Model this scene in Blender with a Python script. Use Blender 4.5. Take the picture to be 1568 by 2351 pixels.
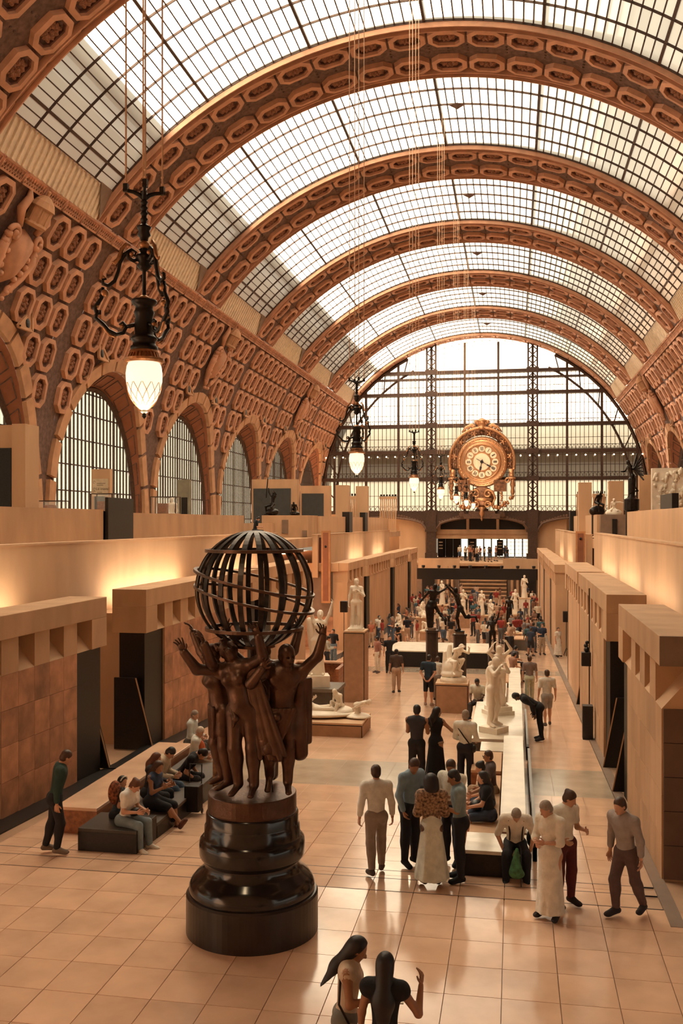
import bpy, bmesh, math, random
import numpy as np
from mathutils import Vector, Matrix
random.seed(7); np.random.seed(7)
PI = math.pi
scene = bpy.context.scene
for o in list(bpy.data.objects): bpy.data.objects.remove(o)
COL = scene.collection
# ------------------------------------------------------------------ camera
camd = bpy.data.cameras.new('camera'); cam = bpy.data.objects.new('camera', camd); COL.objects.link(cam)
camd.sensor_fit = 'HORIZONTAL'; camd.sensor_width = 24.0; camd.lens = 24.0*2200/1568
camd.shift_x = 0.0; camd.shift_y = 23.5/1568
camd.clip_end = 600
cam.location = (0, 0, 5.8); cam.rotation_euler = (PI/2, 0, math.atan(396/2200))
scene.camera = cam
# ------------------------------------------------------------------ world, sun, exposure
W = bpy.data.worlds.new('world'); scene.world = W; W.use_nodes = True
wn = W.node_tree.nodes; wl = W.node_tree.links; wn.clear()
wout = wn.new('ShaderNodeOutputWorld'); wbg = wn.new('ShaderNodeBackground')
wtc = wn.new('ShaderNodeTexCoord'); wsep = wn.new('ShaderNodeSeparateXYZ'); wramp = wn.new('ShaderNodeValToRGB')
wl.new(wtc.outputs['Generated'], wsep.inputs[0]); wl.new(wsep.outputs['Z'], wramp.inputs[0])
wramp.color_ramp.elements[0].position = 0.0; wramp.color_ramp.elements[0].color = (.34, .26, .18, 1)
wramp.color_ramp.elements[1].position = 0.08; wramp.color_ramp.elements[1].color = (1.0, .90, .74, 1)
wl.new(wramp.outputs[0], wbg.inputs[0]); wbg.inputs[1].default_value = .42
wl.new(wbg.outputs[0], wout.inputs[0])
sund = bpy.data.lights.new('sun', 'SUN'); sun = bpy.data.objects.new('sun', sund); COL.objects.link(sun)
sund.energy = 18.0; sund.angle = math.radians(3); sund.color = (1, .88, .74)
sun.rotation_euler = Vector((-.85, .31, .43)).to_track_quat('Z', 'Y').to_euler()
sun.location = (-60, 40, 70)
vs = scene.view_settings
vs.view_transform = 'Standard'; vs.look = 'None'; vs.exposure = 1.36; vs.gamma = 1.0; vs.use_curve_mapping = False
# ------------------------------------------------------------------ materials
def srgb(r, g, b):
    f = lambda c: (c/255/12.92 if c/255 <= .04045 else ((c/255+.055)/1.055)**2.4)
    return (f(r), f(g), f(b), 1)
MATS = {}
def mat(name, col, rough=.6, metal=0., var=.12, scale=3., bump=0., bscale=60., emit=0., spec=.5, detail=4, col2=None, stretch=None, trans=0., per_obj=0.):
    if name in MATS: return MATS[name]
    m = bpy.data.materials.new(name); m.use_nodes = True
    nt = m.node_tree; N = nt.nodes; L = nt.links
    b = N['Principled BSDF']
    if len(col) == 3: col = tuple(col)+(1,)
    b.inputs['Roughness'].default_value = rough; b.inputs['Metallic'].default_value = metal
    b.inputs['Specular IOR Level'].default_value = spec
    tc = N.new('ShaderNodeTexCoord'); src = tc.outputs['Object']
    if per_obj > 0:
        o2 = N.new('ShaderNodeObjectInfo'); sc_ = N.new('ShaderNodeMath'); sc_.operation = 'MULTIPLY'; sc_.inputs[1].default_value = 57.
        va = N.new('ShaderNodeVectorMath'); va.operation = 'ADD'; L.new(o2.outputs['Random'], sc_.inputs[0]); L.new(src, va.inputs[0]); L.new(sc_.outputs[0], va.inputs[1]); src = va.outputs[0]
    if stretch:
        mp = N.new('ShaderNodeMapping'); mp.inputs['Scale'].default_value = stretch; L.new(src, mp.inputs[0]); src = mp.outputs[0]
    nz = N.new('ShaderNodeTexNoise'); nz.inputs['Scale'].default_value = scale; nz.inputs['Detail'].default_value = detail
    L.new(src, nz.inputs['Vector'])
    mx = N.new('ShaderNodeMix'); mx.data_type = 'RGBA'
    c1 = tuple(max(0, v*(1-var*1.6)) for v in col[:3])+(1,)
    c2 = (tuple(min(1, v*(1+var)) for v in col[:3])+(1,)) if col2 is None else col2
    mx.inputs['A'].default_value = c1; mx.inputs['B'].default_value = c2
    rp = N.new('ShaderNodeMapRange'); rp.inputs[1].default_value = .3; rp.inputs[2].default_value = .7
    L.new(nz.outputs['Fac'], rp.inputs[0]); L.new(rp.outputs[0], mx.inputs['Factor'])
    out = mx.outputs['Result']
    if per_obj > 0:
        oi = N.new('ShaderNodeObjectInfo'); mr = N.new('ShaderNodeMapRange')
        mr.inputs[3].default_value = 1-per_obj; mr.inputs[4].default_value = 1+per_obj
        L.new(oi.outputs['Random'], mr.inputs[0])
        hs = N.new('ShaderNodeHueSaturation'); L.new(out, hs.inputs['Color']); L.new(mr.outputs[0], hs.inputs['Value']); out = hs.outputs[0]
    L.new(out, b.inputs['Base Color'])
    if bump > 0:
        n2 = N.new('ShaderNodeTexNoise'); n2.inputs['Scale'].default_value = bscale; n2.inputs['Detail'].default_value = 3
        L.new(src, n2.inputs['Vector'])
        bp = N.new('ShaderNodeBump'); bp.inputs['Strength'].default_value = bump; bp.inputs['Distance'].default_value = .02
        L.new(n2.outputs['Fac'], bp.inputs['Height']); L.new(bp.outputs[0], b.inputs['Normal'])
    if emit > 0:
        b.inputs['Emission Color'].default_value = col; b.inputs['Emission Strength'].default_value = emit
    MATS[name] = m
    return m
def glass_sheet(name, col, transp=.12):
    """frosted sheet glass: scatters the daylight behind it"""
    m = bpy.data.materials.new(name); m.use_nodes = True
    nt = m.node_tree; N = nt.nodes; L = nt.links; N.remove(N['Principled BSDF'])
    tr = N.new('ShaderNodeBsdfTranslucent'); tp = N.new('ShaderNodeBsdfTransparent'); gl = N.new('ShaderNodeBsdfGlossy')
    gl.inputs['Roughness'].default_value = .15
    m1 = N.new('ShaderNodeMixShader'); m2 = N.new('ShaderNodeMixShader'); m2.inputs[0].default_value = .05
    oi = N.new('ShaderNodeObjectInfo'); mr = N.new('ShaderNodeMapRange'); mr.inputs[3].default_value = .86; mr.inputs[4].default_value = 1.04
    hs = N.new('ShaderNodeHueSaturation'); hs.inputs['Color'].default_value = col
    L.new(oi.outputs['Random'], mr.inputs[0]); L.new(mr.outputs[0], hs.inputs['Value']); L.new(hs.outputs[0], tr.inputs['Color'])
    m1.inputs[0].default_value = transp
    L.new(tr.outputs[0], m1.inputs[1]); L.new(tp.outputs[0], m1.inputs[2])
    L.new(m1.outputs[0], m2.inputs[1]); L.new(gl.outputs[0], m2.inputs[2])
    L.new(m2.outputs[0], N['Material Output'].inputs[0])
    MATS[name] = m
    return m
STONE = mat('pale_tan_stone', (.56, .345, .20), .75, var=.10, scale=1.2, bump=.25, bscale=90, stretch=(1, 1, .35), per_obj=.07)
STONE2 = mat('warm_wall_stone', (.60, .38, .225), .75, var=.08, scale=.8, bump=.2, bscale=80, stretch=(1, 1, .3))
BLOCK = mat('veined_tan_block', (.46, .225, .125), .7, var=.24, scale=2.2, bump=.3, bscale=70, per_obj=.16)
GREYSTONE = mat('grey_brown_stone', (.23, .155, .11), .8, var=.1, scale=2, bump=.2)
FLOORM = mat('polished_floor_slab', (.75, .485, .33), .13, var=.10, scale=1.4, per_obj=.04, spec=.6)
FLOORG = mat('grey_floor_slab', (.46, .37, .28), .14, var=.12, scale=1.6, per_obj=.05, spec=.55)
BLACK = mat('black_granite', (.011, .009, .008), .42, var=.3, scale=20, spec=.4)
BLACKM = mat('black_metal', (.012, .010, .009), .35, .3, var=.3, scale=12)
VAULT = mat('orange_brown_vault_stone', (.57, .295, .18), .8, var=.14, scale=1.5, bump=.3, bscale=40, per_obj=.06)
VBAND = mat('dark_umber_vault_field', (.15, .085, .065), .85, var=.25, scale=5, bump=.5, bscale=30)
VDARK = mat('shaded_coffer_recess', (.15, .06, .036), .85, var=.2, scale=6)  # darker recess paint, with the shade of the recess mixed into the colour
VROSE = mat('carved_brown_rosette', (.30, .125, .065), .75, var=.3, scale=9, bump=.3)
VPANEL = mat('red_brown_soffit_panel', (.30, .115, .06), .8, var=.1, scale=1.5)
RIM = mat('light_voussoir_stone', (.50, .27, .145), .8, var=.1, scale=2, per_obj=.06)
IRON = mat('dark_brown_iron', (.075, .040, .027), .55, .3, var=.2, scale=8)
IRONL = mat('umber_iron', (.15, .08, .05), .6, .2, var=.2, scale=6)
CREAMP = mat('cream_ribbed_panel', (.76, .62, .46), .8, var=.08, scale=4)
GOLD = mat('aged_gilt', (.55, .28, .14), .38, .75, var=.25, scale=14)
BRONZE = mat('brown_bronze', (.105, .054, .034), .36, .65, var=.22, scale=4, bump=.2, bscale=25)
BRONZED = mat('black_bronze', (.022, .016, .013), .38, .6, var=.4, scale=8)
MARBLE = mat('white_marble', (.86, .76, .62), .5, var=.07, scale=3, bump=.1)
WOOD = mat('orange_brown_wood', (.30, .105, .04), .45, var=.25, scale=2, stretch=(6, 1, 6))
GLASS = glass_sheet('frosted_roof_glass', (.97, .91, .77, 1), .10)
GLASSW = glass_sheet('dimmed_window_glass', (.10, .10, .08, 1), .03)  # glass colour darkened in place of outside shade on the side windows
GLASSE = glass_sheet('shaded_end_glass', (.24, .215, .16, 1), .05)  # darker copy of the roof glass, shade of the lower panes in its colour
# ------------------------------------------------------------------ mesh helpers
class MB:
    def __init__(s): s.v = []; s.f = []
    def add(s, v, f):
        n = len(s.v); s.v += [tuple(p) for p in v]; s.f += [tuple(i+n for i in q) for q in f]; return s
    def box(s, x0, x1, y0, y1, z0, z1):
        v = [(x0,y0,z0),(x1,y0,z0),(x1,y1,z0),(x0,y1,z0),(x0,y0,z1),(x1,y0,z1),(x1,y1,z1),(x0,y1,z1)]
        return s.add(v, [(0,3,2,1),(4,5,6,7),(0,1,5,4),(1,2,6,5),(2,3,7,6),(3,0,4,7)])
    def hexa(s, v): return s.add(v, [(0,3,2,1),(4,5,6,7),(0,1,5,4),(1,2,6,5),(2,3,7,6),(3,0,4,7)])
    def bar(s, a, b, w, h=None, up=(0,0,1)):
        a = Vector(a); b = Vector(b); d = (b-a)
        if d.length < 1e-6: return s
        d.normalize(); u = Vector(up)
        if abs(d.dot(u)) > .98: u = Vector((1,0,0))
        r = d.cross(u).normalized(); u = r.cross(d); h = w if h is None else h
        r = r*w/2; u = u*h/2
        return s.hexa([a-r-u, a+r-u, b+r-u, b-r-u, a-r+u, a+r+u, b+r+u, b-r+u])
    def prism(s, poly, f0, f1):
        """poly of 2D points -> solid between maps f0, f1 (each 2D->3D)"""
        n = len(poly); v = [f0(*p) for p in poly]+[f1(*p) for p in poly]
        return s.add(v, [tuple(range(n-1,-1,-1)), tuple(range(n,2*n))]+[(i,(i+1)%n,n+(i+1)%n,n+i) for i in range(n)])
    def lathe(s, prof, n=24, c=(0,0,0), cap=True):
        v = []; f = []
        for (r, z) in prof:
            for k in range(n):
                a = 2*PI*k/n; v.append((c[0]+r*math.cos(a), c[1]+r*math.sin(a), c[2]+z))
        for i in range(len(prof)-1):
            for k in range(n):
                k2 = (k+1) % n; f.append((i*n+k, i*n+k2, (i+1)*n+k2, (i+1)*n+k))
        if cap:
            f.append(tuple(range(n-1,-1,-1))); f.append(tuple(range((len(prof)-1)*n, len(prof)*n)))
        return s.add(v, f)
    def tube(s, pts, r, n=8, cap=True):
        P = [Vector(p) for p in pts]; v = []; f = []; m = len(P)
        rs = r if isinstance(r, (list, tuple)) else [r]*m
        up = Vector((0,0,1)); prev = None
        for i, p in enumerate(P):
            d = (P[min(i+1,m-1)]-P[max(i-1,0)]).normalized()
            if prev is None:
                u = up if abs(d.dot(up)) < .95 else Vector((1,0,0)); a = d.cross(u).normalized()
            else:
                a = (prev-d*prev.dot(d)).normalized()
            prev = a; b = d.cross(a)
            for k in range(n):
                t = 2*PI*k/n; v.append(p+(a*math.cos(t)+b*math.sin(t))*rs[i])
        for i in range(m-1):
            for k in range(n):
                k2 = (k+1) % n; f.append((i*n+k, i*n+k2, (i+1)*n+k2, (i+1)*n+k))
        if cap:
            f.append(tuple(range(n-1,-1,-1))); f.append(tuple(range((m-1)*n, m*n)))
        return s.add(v, f)
    def ball(s, c, r, n=10, m=7, sc=(1,1,1)):
        v = []; f = []
        for i in range(m+1):
            t = PI*i/m
            for k in range(n):
                a = 2*PI*k/n; v.append((c[0]+r*sc[0]*math.sin(t)*math.cos(a), c[1]+r*sc[1]*math.sin(t)*math.sin(a), c[2]+r*sc[2]*math.cos(t)))
        for i in range(m):
            for k in range(n):
                k2 = (k+1) % n; f.append((i*n+k, (i+1)*n+k, (i+1)*n+k2, i*n+k2))
        return s.add(v, f)
    def xf(s, M):
        s.v = [tuple(M @ Vector(p)) for p in s.v]; return s
    def mesh(s, name, smooth=False):
        me = bpy.data.meshes.new(name); me.from_pydata(s.v, [], s.f); me.update()
        if smooth: me.polygons.foreach_set('use_smooth', [True]*len(me.polygons))
        return me
    def build(s, name, m, parent=None, smooth=False, loc=None, bevel=0):
        return ob(name, s.mesh(name, smooth), m, parent, loc, bevel)
def ob(name, me, m, parent=None, loc=None, bevel=0):
    o = bpy.data.objects.new(name, me); COL.objects.link(o)
    if m is not None:
        if not me.materials: me.materials.append(m)
        elif me.materials[0] != m:
            o.material_slots[0].link = 'OBJECT'; o.material_slots[0].material = m
    if parent: o.parent = parent
    if loc is not None: o.location = loc
    if bevel:
        b = o.modifiers.new('bevel', 'BEVEL'); b.width = bevel; b.segments = 2; b.limit_method = 'ANGLE'
    return o
def smooth_by_angle(o, ang=40):
    o.data.polygons.foreach_set('use_smooth', [True]*len(o.data.polygons))
    o.data.set_sharp_from_angle(angle=math.radians(ang))
def empty(name, loc=(0,0,0), rz=0, parent=None):
    o = bpy.data.objects.new(name, None); COL.objects.link(o); o.location = loc; o.rotation_euler = (0,0,rz); o.empty_display_size = .2
    if parent: o.parent = parent
    return o
def tag(o, label=None, cat=None, group=None, kind=None):
    if label: o['label'] = label
    if cat: o['category'] = cat
    if group: o['group'] = group
    if kind: o['kind'] = kind
    return o
def struct(o, label=None): return tag(o, label, None, None, 'structure')
def copy_tree(o, parent=None):
    c = o.copy(); COL.objects.link(c); c.parent = parent
    for ch in list(o.children): copy_tree(ch, c)
    return c
Y0F, SLF, YEF = 14.95, .0474, 70.0
def fz(y): return 0. if y < Y0F else -SLF*(min(y, YEF)-Y0F)
# ------------------------------------------------------------------ setting: floor
XL, XR = -9.55, 2.2
fl = MB()
fl.add([(-24.2,-14,-.03),(16.1,-14,-.03),(16.1,Y0F,-.03),(-24.2,Y0F,-.03)], [(0,1,2,3)])
fl.add([(-24.2,Y0F,-.03),(16.1,Y0F,-.03),(16.1,YEF,fz(YEF)-.03),(-24.2,YEF,fz(YEF)-.03)], [(0,1,2,3)])
fl.add([(-24.2,YEF,fz(YEF)-.03),(16.1,YEF,fz(YEF)-.03),(16.1,131,fz(YEF)-.03),(-24.2,131,fz(YEF)-.03)], [(0,1,2,3)])
SUBF = mat('floor_joint_bed', (.52, .33, .21), .4, var=.12, scale=1)
floor = struct(fl.build('floor', SUBF), 'polished tan stone floor of the long hall')
SW, SH = .70, .78
def slab_mesh(w, h, nm):
    b = MB(); g = .0025; t = .028; e = .003
    b.hexa([(-w/2+g,-h/2+g,-t),(w/2-g,-h/2+g,-t),(w/2-g,h/2-g,-t),(-w/2+g,h/2-g,-t),
            (-w/2+g+e,-h/2+g+e,0),(w/2-g-e,-h/2+g+e,0),(w/2-g-e,h/2-g-e,0),(-w/2+g+e,h/2-g-e,0)])
    me = b.mesh(nm); me.materials.append(FLOORM); return me
slabm = slab_mesh(SW, SH, 'floor_slab')
for j in range(9):
    for i in range(-14, 4):
        x = -.15+(i+.5)*SW
        o = ob('floor_slab', slabm, FLOORM, floor, (x, Y0F-(j+.5)*SH, 0))
aS = -math.atan(SLF)
for j in range(7):
    y = Y0F+(j+.5)*SH
    for i in range(-14, 3):
        x = -.15+(i+.5)*SW
        if x-SW/2 < XL-.05: continue
        o = ob('floor_slab', slabm, FLOORM, floor, (x, y, fz(y))); o.rotation_euler.x = aS
# the paving further off: wide strips, too far away to pick slabs apart
def strip(y0, y1, m, nx, nm='paving_strip', x0=XL, x1=XR, dz=0.):
    b = MB(); g = .003; w = (x1-x0)/nx
    for i in range(nx):
        a = x0+i*w+g; c = x0+(i+1)*w-g
        b.add([(a,y0+g,fz(y0)+dz),(c,y0+g,fz(y0)+dz),(c,y1-g,fz(y1)+dz),(a,y1-g,fz(y1)+dz)], [(0,1,2,3)])
    o = b.build(nm, m, floor); o['kind'] = 'stuff'; return o
ys = Y0F+7*SH
yy = ys
while yy < 105:
    if abs(yy-22.5) < .6:
        strip(yy, 24.9, FLOORG, 9, 'grey_paving_band'); yy = 24.9; continue
    if abs(yy-46.5) < .4:
        strip(yy, 48.6, FLOORG, 9, 'grey_paving_band'); yy = 48.6; continue
    st = .78 if yy < 40 else 1.56
    y1 = min(yy+st, 22.5 if yy < 22.4 else (46.5 if yy < 46.4 else 200), YEF if yy < YEF-.05 else 300)
    strip(yy, y1, FLOORM, 17 if yy < 40 else 8, dz=0); yy = y1
# side channels in dark stone at the foot of the walls
for (x0, x1) in ((-10.1, XL-.01), (XR+.01, 2.42)):
    b = MB()
    for (a, c) in ((Y0F-.6, Y0F), (Y0F, YEF), (YEF, 104)):
        b.hexa([(x0,a,fz(a)-.03),(x1,a,fz(a)-.03),(x1,c,fz(c)-.03),(x0,c,fz(c)-.03),(x0,a,fz(a)+.005),(x1,a,fz(a)+.005),(x1,c,fz(c)+.005),(x0,c,fz(c)+.005)])
    b.build('side_channel', BLACK if x0 < 0 else GREYSTONE, floor)
# long joints across the floor where the slope begins
for y in (Y0F+.02, Y0F+.62, Y0F+1.03):
    b = MB(); b.box(XL, XR, y-.008, y+.008, fz(y)-.02, fz(y)+.002); b.build('floor_joint', BLACK, floor)
# ------------------------------------------------------------------ setting: pylons along the nave
def pylon(side, ya, yb, near=None, far=None, blocks=True, zt=3.94, name=None, label=None, par=0):
    """stone pylon with lintel; near/far = length of dark granite pier at that end"""
    XF = -10.05 if side < 0 else 2.39
    s = side                                     # direction away from the nave
    T = .85; zl = zt-.49; zn = zt-1.21
    fx = lambda d: XF+s*d                        # d = depth behind the face
    def bx(b, d0, d1, y0, y1, z0, z1):
        x0, x1 = sorted((fx(d0), fx(d1))); return b.box(x0, x1, y0, y1, z0, z1)
    z0 = fz(yb)-.25
    sa = ya+(near or 0); sb = yb-(far or 0)
    body = bx(MB(), .03, T, sa, sb, z0, zn-.0).build(name or ('wall_left' if s < 0 else 'wall_right'), STONE)
    struct(body, label)
    P = body
    bx(MB(), -.05, T+.1, ya-.1, yb+.1, zl, zt).build('lintel', STONE, P, bevel=.01)
    if near: bx(MB(), .06, T-.05, ya+.05, sa, z0, zn).build('granite_pier', BLACK, P)
    if far: bx(MB(), .06, T-.05, sb, yb-.05, z0, zn).build('granite_pier', BLACK, P)
    if near: bx(MB(), -.05, T+.1, ya-.1, ya+.75, zn, zl).build('lintel_end', STONE, P, bevel=.01)
    if far: bx(MB(), -.05, T+.1, yb-.75, yb+.1, zn, zl).build('lintel_end', STONE, P, bevel=.01)
    # notches with sloping sills between short piers
    n = max(2, int(round((sb-sa)/.73))); n += (n % 2 == 0); w = (sb-sa)/n
    na = sa-(near-.75 if near else 0); nb = sb+(far-.75 if far else 0)
    for i in range(n):
        y0 = sa+i*w
        if i % 2 == par:
            bx(MB(), .0, T, y0, y0+w, zn, zl).build('notch_pier', STONE, P)
        else:
            b = MB(); p = [(0, zn-.0), (.62, zl), (.7, zl), (.7, zn)]
            b.prism(p, lambda d, z: (fx(d), y0, z), lambda d, z: (fx(d), y0+w, z)); b.build('notch_sill', STONE2, P)
    if near and near > .76:
        b = MB(); b.prism([(0,zn),(.62,zl),(.7,zl),(.7,zn)], lambda d, z: (fx(d), ya+.75, z), lambda d, z: (fx(d), sa, z)); b.build('notch_sill', STONE2, P)
    if far and far > .76:
        b = MB(); b.prism([(0,zn),(.62,zl),(.7,zl),(.7,zn)], lambda d, z: (fx(d), sb, z), lambda d, z: (fx(d), yb-.75, z)); b.build('notch_sill', STONE2, P)
    if blocks:
        rows = 4; 
        for i in range(n):
            y0 = sa+i*w; zb = fz(y0)-.02; h = (zn-zb)/rows
            for j in range(rows):
                g = .004
                o = bx(MB(), -.0, .035, y0+g, y0+w-g, zb+j*h+g, zb+(j+1)*h-g).build('stone_block', BLOCK if s < 0 else STONE, P)
    return body
pylon(-1, 14.9, 22.4, None, 1.45, True, label='tan stone pylon wall with slanted notches, left foreground')
pylon(-1, 25.2, 36.8, 1.45, 1.3, True, label='tan stone pylon wall behind the globe statue, left')
pylon(-1, 37.9, 46.0, 1.3, None, False, label='third stone pylon from the front along the left side')
pylon(1, 16.45, 22.5, None, 1.2, True, par=1, label='nearest stone pylon on the right with grey end face')
pylon(1, 25.6, 36.3, 1.2, None, True, label='second stone pylon from the front on the right')
pylon(1, 37.2, 45.7, None, 1.2, False, label='third stone pylon from the front on the right')
for s in (-1, 1):
    nm = 'left' if s < 0 else 'right'
    for k, (a, b_) in enumerate(((58.0, 64.6), (65.9, 78.7), (80.6, 92.0), (93.6, 101))):
        pylon(s, a, b_, 1.4 if k else None, None, False, zt=3.3-.05*k, label='far stone pylon %s of the row on the %s' % (('first', 'second', 'third', 'last')[k], nm))
# near end face of the right pylon and of the far blocks (side galleries)
def block(name, x0, x1, y0, y1, z0, z1, m, parent=None, label=None, bevel=0):
    o = MB().box(x0, x1, y0, y1, z0, z1).build(name, m, parent, bevel=bevel)
    if parent is None: struct(o, label)
    return o
epan = bpy.data.objects['wall_right']
for i in range(5):
    MB().box(2.42, 3.26, 16.4, 16.46, -.06+.56*i+.006, -.06+.56*(i+1)-.006).build('end_panel', mat('shaded_brown_end_panel', (.15, .085, .055), .75, var=.12, scale=1.5), epan)  # brown slabs, darkened further for the shade on this end face
MB().box(2.34, 3.34, 16.31, 16.36, 3.45, 3.94).build('lintel_end_face', GREYSTONE, epan)  # grey stone tone also carries the shade of the lintel end
g = block('wall_right', 3.24, 16.1, 16.5, 22.3, -.4, 3.4, GREYSTONE, label='brown stone end wall of the nearest right gallery')
block('wall_right', 3.26, 16.1, 25.8, 45.5, -1.8, 3.2, STONE2, label='body of the right side galleries')
block('wall_right', 3.3, 16.1, 58.2, 101, -3, 2.6, STONE2, label='body of the far right side galleries')
block('wall_left', -24, -11.6, 14.9, 22.2, -.4, 3.4, STONE2, label='body of the left front gallery')
block('wall_left', -24, -11.0, 25.8, 45.8, -1.8, 3.2, STONE2, label='body of the left side galleries')
lw = block('wall_left', -24, -10.95, 58.4, 101, -3, 2.75, STONE2, label='body of the far left side galleries')
# wall facing the camera beyond the open bay on the left, with lintel, grey panels and stone panels
b = MB().box(-18, -10.9, 58.0, 58.5, -3, 2.81); e1 = struct(b.build('wall_left', STONE2), 'cross wall beyond the open bay on the left')
MB().box(-18, -10.6, 57.85, 58.5, 2.78, 3.28).build('lintel', STONE, e1, bevel=.01)
for i, (xa, xb, za, zb, m) in enumerate(((-13.6, -12.3, .9, 2.7, GREYSTONE), (-12.25, -10.98, .0, 2.7, GREYSTONE), (-13.6, -12.3, -.9, -.02, BLOCK), (-12.25, -10.98, -.9, -.02, BLOCK), (-12.25, -10.98, -1.9, -.93, BLOCK), (-13.6, -12.3, -1.9, -.93, BLOCK))):
    MB().box(xa, xb, 57.95, 58.02, za, zb).build('stone_panel', m, e1)
b = MB().box(3.3, 9, 58.0, 58.5, -3, 2.81); e2 = struct(b.build('wall_right', GREYSTONE), 'cross wall beyond the open bay on the right')
MB().box(3.0, 9, 57.85, 58.5, 2.78, 3.28).build('lintel', STONE, e2, bevel=.01)
# ------------------------------------------------------------------ setting: long lit parapets and terraces
ZA = 5.22
def parapet(name, x0, x1, y0, y1, z0, z1, label, m=STONE2, cap=True):
    o = block(name, x0, x1, y0, y1, z0, z1, m, label=label)
    if cap: MB().box(x0-.03, x1+.03, y0-.02, y1+.02, z1, z1+.05).build('coping', STONE, o)
    return o
parapet('wall_left', -12.2, -11.85, 12, 47.5, 2.5, ZA, 'long lamp-lit parapet above the left pylons')
parapet('wall_left', -12.2, -11.85, 57.6, 92, 2.4, 5.0, 'far lamp-lit parapet on the left')
parapet('wall_right', 4.15, 4.5, 14, 52, 2.5, ZA-.02, 'long lamp-lit parapet above the right pylons')
parapet('wall_right', 4.15, 4.5, 57.6, 100, 2.2, 5.05, 'far lamp-lit parapet on the right')
# terrace floors
block('floor_terrace_left', -24.3, -12.2, 10, 104, 4.3, 4.85, STONE, label='left terrace floor')
block('floor_terrace_right', 4.5, 16.2, 10, 104, 4.3, 4.85, STONE, label='right terrace floor')
# second row of parapets on the terraces
ZB = 6.22
parapet('wall_left', -14.75, -14.4, 14, 32.1, 4.85, ZB+.03, 'upper terrace parapet left of the black slab', STONE, False)
parapet('wall_left', -14.75, -14.4, 34.6, 50.2, 4.85, ZB-.06, 'upper terrace parapet right of the black slab', STONE, False)
block('wall_left', -14.72, -14.44, 32.1, 34.6, 4.85, 6.2, BLACK, label='black joint between the upper left parapets')
parapet('wall_left', -14.75, -14.4, 50.2, 57, 4.85, 5.75, 'low stretch of upper parapet on the left', STONE, False)
# ------------------------------------------------------------------ setting: vault
XA, ZC, R = -4.08, 8.56, 20.0
RB = 20.25; RG = 20.32; BAY = 14.7; RIBW = 5.14; PH0 = math.radians(37)
YN = [14.64+BAY*k for k in range(-2, 8)]          # near edge of each rib (k=2 is the first one in view)
def vp(ph, y, r): return (XA+r*math.cos(ph), y, ZC+r*math.sin(ph))
def wallx(s, z, r=RB):
    return XA+s*(r if z <= ZC else math.sqrt(max(r*r-(z-ZC)**2, 0)))
def arcband(b, y0, y1, r, p0, p1, n):
    base = len(b.v); v = []; f = []
    for i in range(n+1):
        ph = p0+(p1-p0)*i/n; v += [vp(ph, y0, r), vp(ph, y1, r)]
    for i in range(n): f.append((2*i, 2*i+1, 2*i+3, 2*i+2))
    b.add(v, f)
def cheek(b, y, r0, r1, p0, p1, n):
    v = []; f = []
    for i in range(n+1):
        ph = p0+(p1-p0)*i/n; v += [vp(ph, y, r0), vp(ph, y, r1)]
    for i in range(n): f.append((2*i, 2*i+1, 2*i+3, 2*i+2))
    b.add(v, f)
def octo(w, l, c): return [(-w/2+c,-l/2),(w/2-c,-l/2),(w/2,-l/2+c),(w/2,l/2-c),(w/2-c,l/2),(-w/2+c,l/2),(-w/2,l/2-c),(-w/2,-l/2+c)]
def coffer_mesh():
    b = MB(); rings = [(octo(1.50,1.77,.40),0.),(octo(1.46,1.73,.39),.24),(octo(.98,1.27,.24),.27),(octo(.95,1.24,.23),.14),(octo(.82,1.11,.17),.12),(octo(.80,1.09,.16),-.10)]
    v = []; f = []
    for p, z in rings: v += [(x, y, z) for x, y in p]
    for i in range(len(rings)-1):
        for k in range(8):
            k2 = (k+1) % 8; f.append((i*8+k, i*8+k2, (i+1)*8+k2, (i+1)*8+k))
    f.append(tuple(range(40, 48)))
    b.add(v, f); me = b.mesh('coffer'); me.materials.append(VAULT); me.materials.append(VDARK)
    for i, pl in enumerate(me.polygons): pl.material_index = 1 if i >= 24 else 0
    return me
def rosette_mesh():
    b = MB()
    for k in range(9):
        a = 2*PI*k/9; ca, sa = math.cos(a), math.sin(a); e = 1.2
        def P(r, t, z): return (ca*r-sa*t, (sa*r+ca*t)*e, z)
        b.add([P(.08,-.05,.04),P(.22,-.13,.10),P(.36,-.05,.07),P(.36,.05,.07),P(.22,.13,.10),P(.08,.05,.04),P(.22,0,.19),P(.33,0,.16)],
              [(0,1,6),(1,2,7,6),(2,3,7),(3,4,6,7),(4,5,6),(5,0,6)])
    b.ball((0,0,.10), .11, 8, 4)
    for k in range(4):
        a = PI/4+PI/2*k; b.ball((math.cos(a)*.33, math.sin(a)*.46, .05), .08, 6, 4)
    me = b.mesh('rosette'); me.materials.append(VROSE); return me
def lattice_mesh():
    b = MB(); w, l = .30, 1.66                      # x across, y along
    b.box(-w/2, -w/2+.05, -l/2, l/2, 0, .1); b.box(w/2-.05, w/2, -l/2, l/2, 0, .1)
    b.box(-w/2, w/2, -l/2, -l/2+.05, 0, .1); b.box(-w/2, w/2, l/2-.05, l/2, 0, .1)
    n = 8
    for i in range(n):
        y0 = -l/2+.05+(l-.1)*i/n; y1 = -l/2+.05+(l-.1)*(i+1)/n
        b.bar((-w/2+.04,y0,.05), (w/2-.04,y1,.05), .035, .06); b.bar((w/2-.04,y0,.05), (-w/2+.04,y1,.05), .035, .06)
    me = b.mesh('lattice_strip'); me.materials.append(VAULT); return me
COFM, ROSM, LATM = coffer_mesh(), rosette_mesh(), lattice_mesh()
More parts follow.
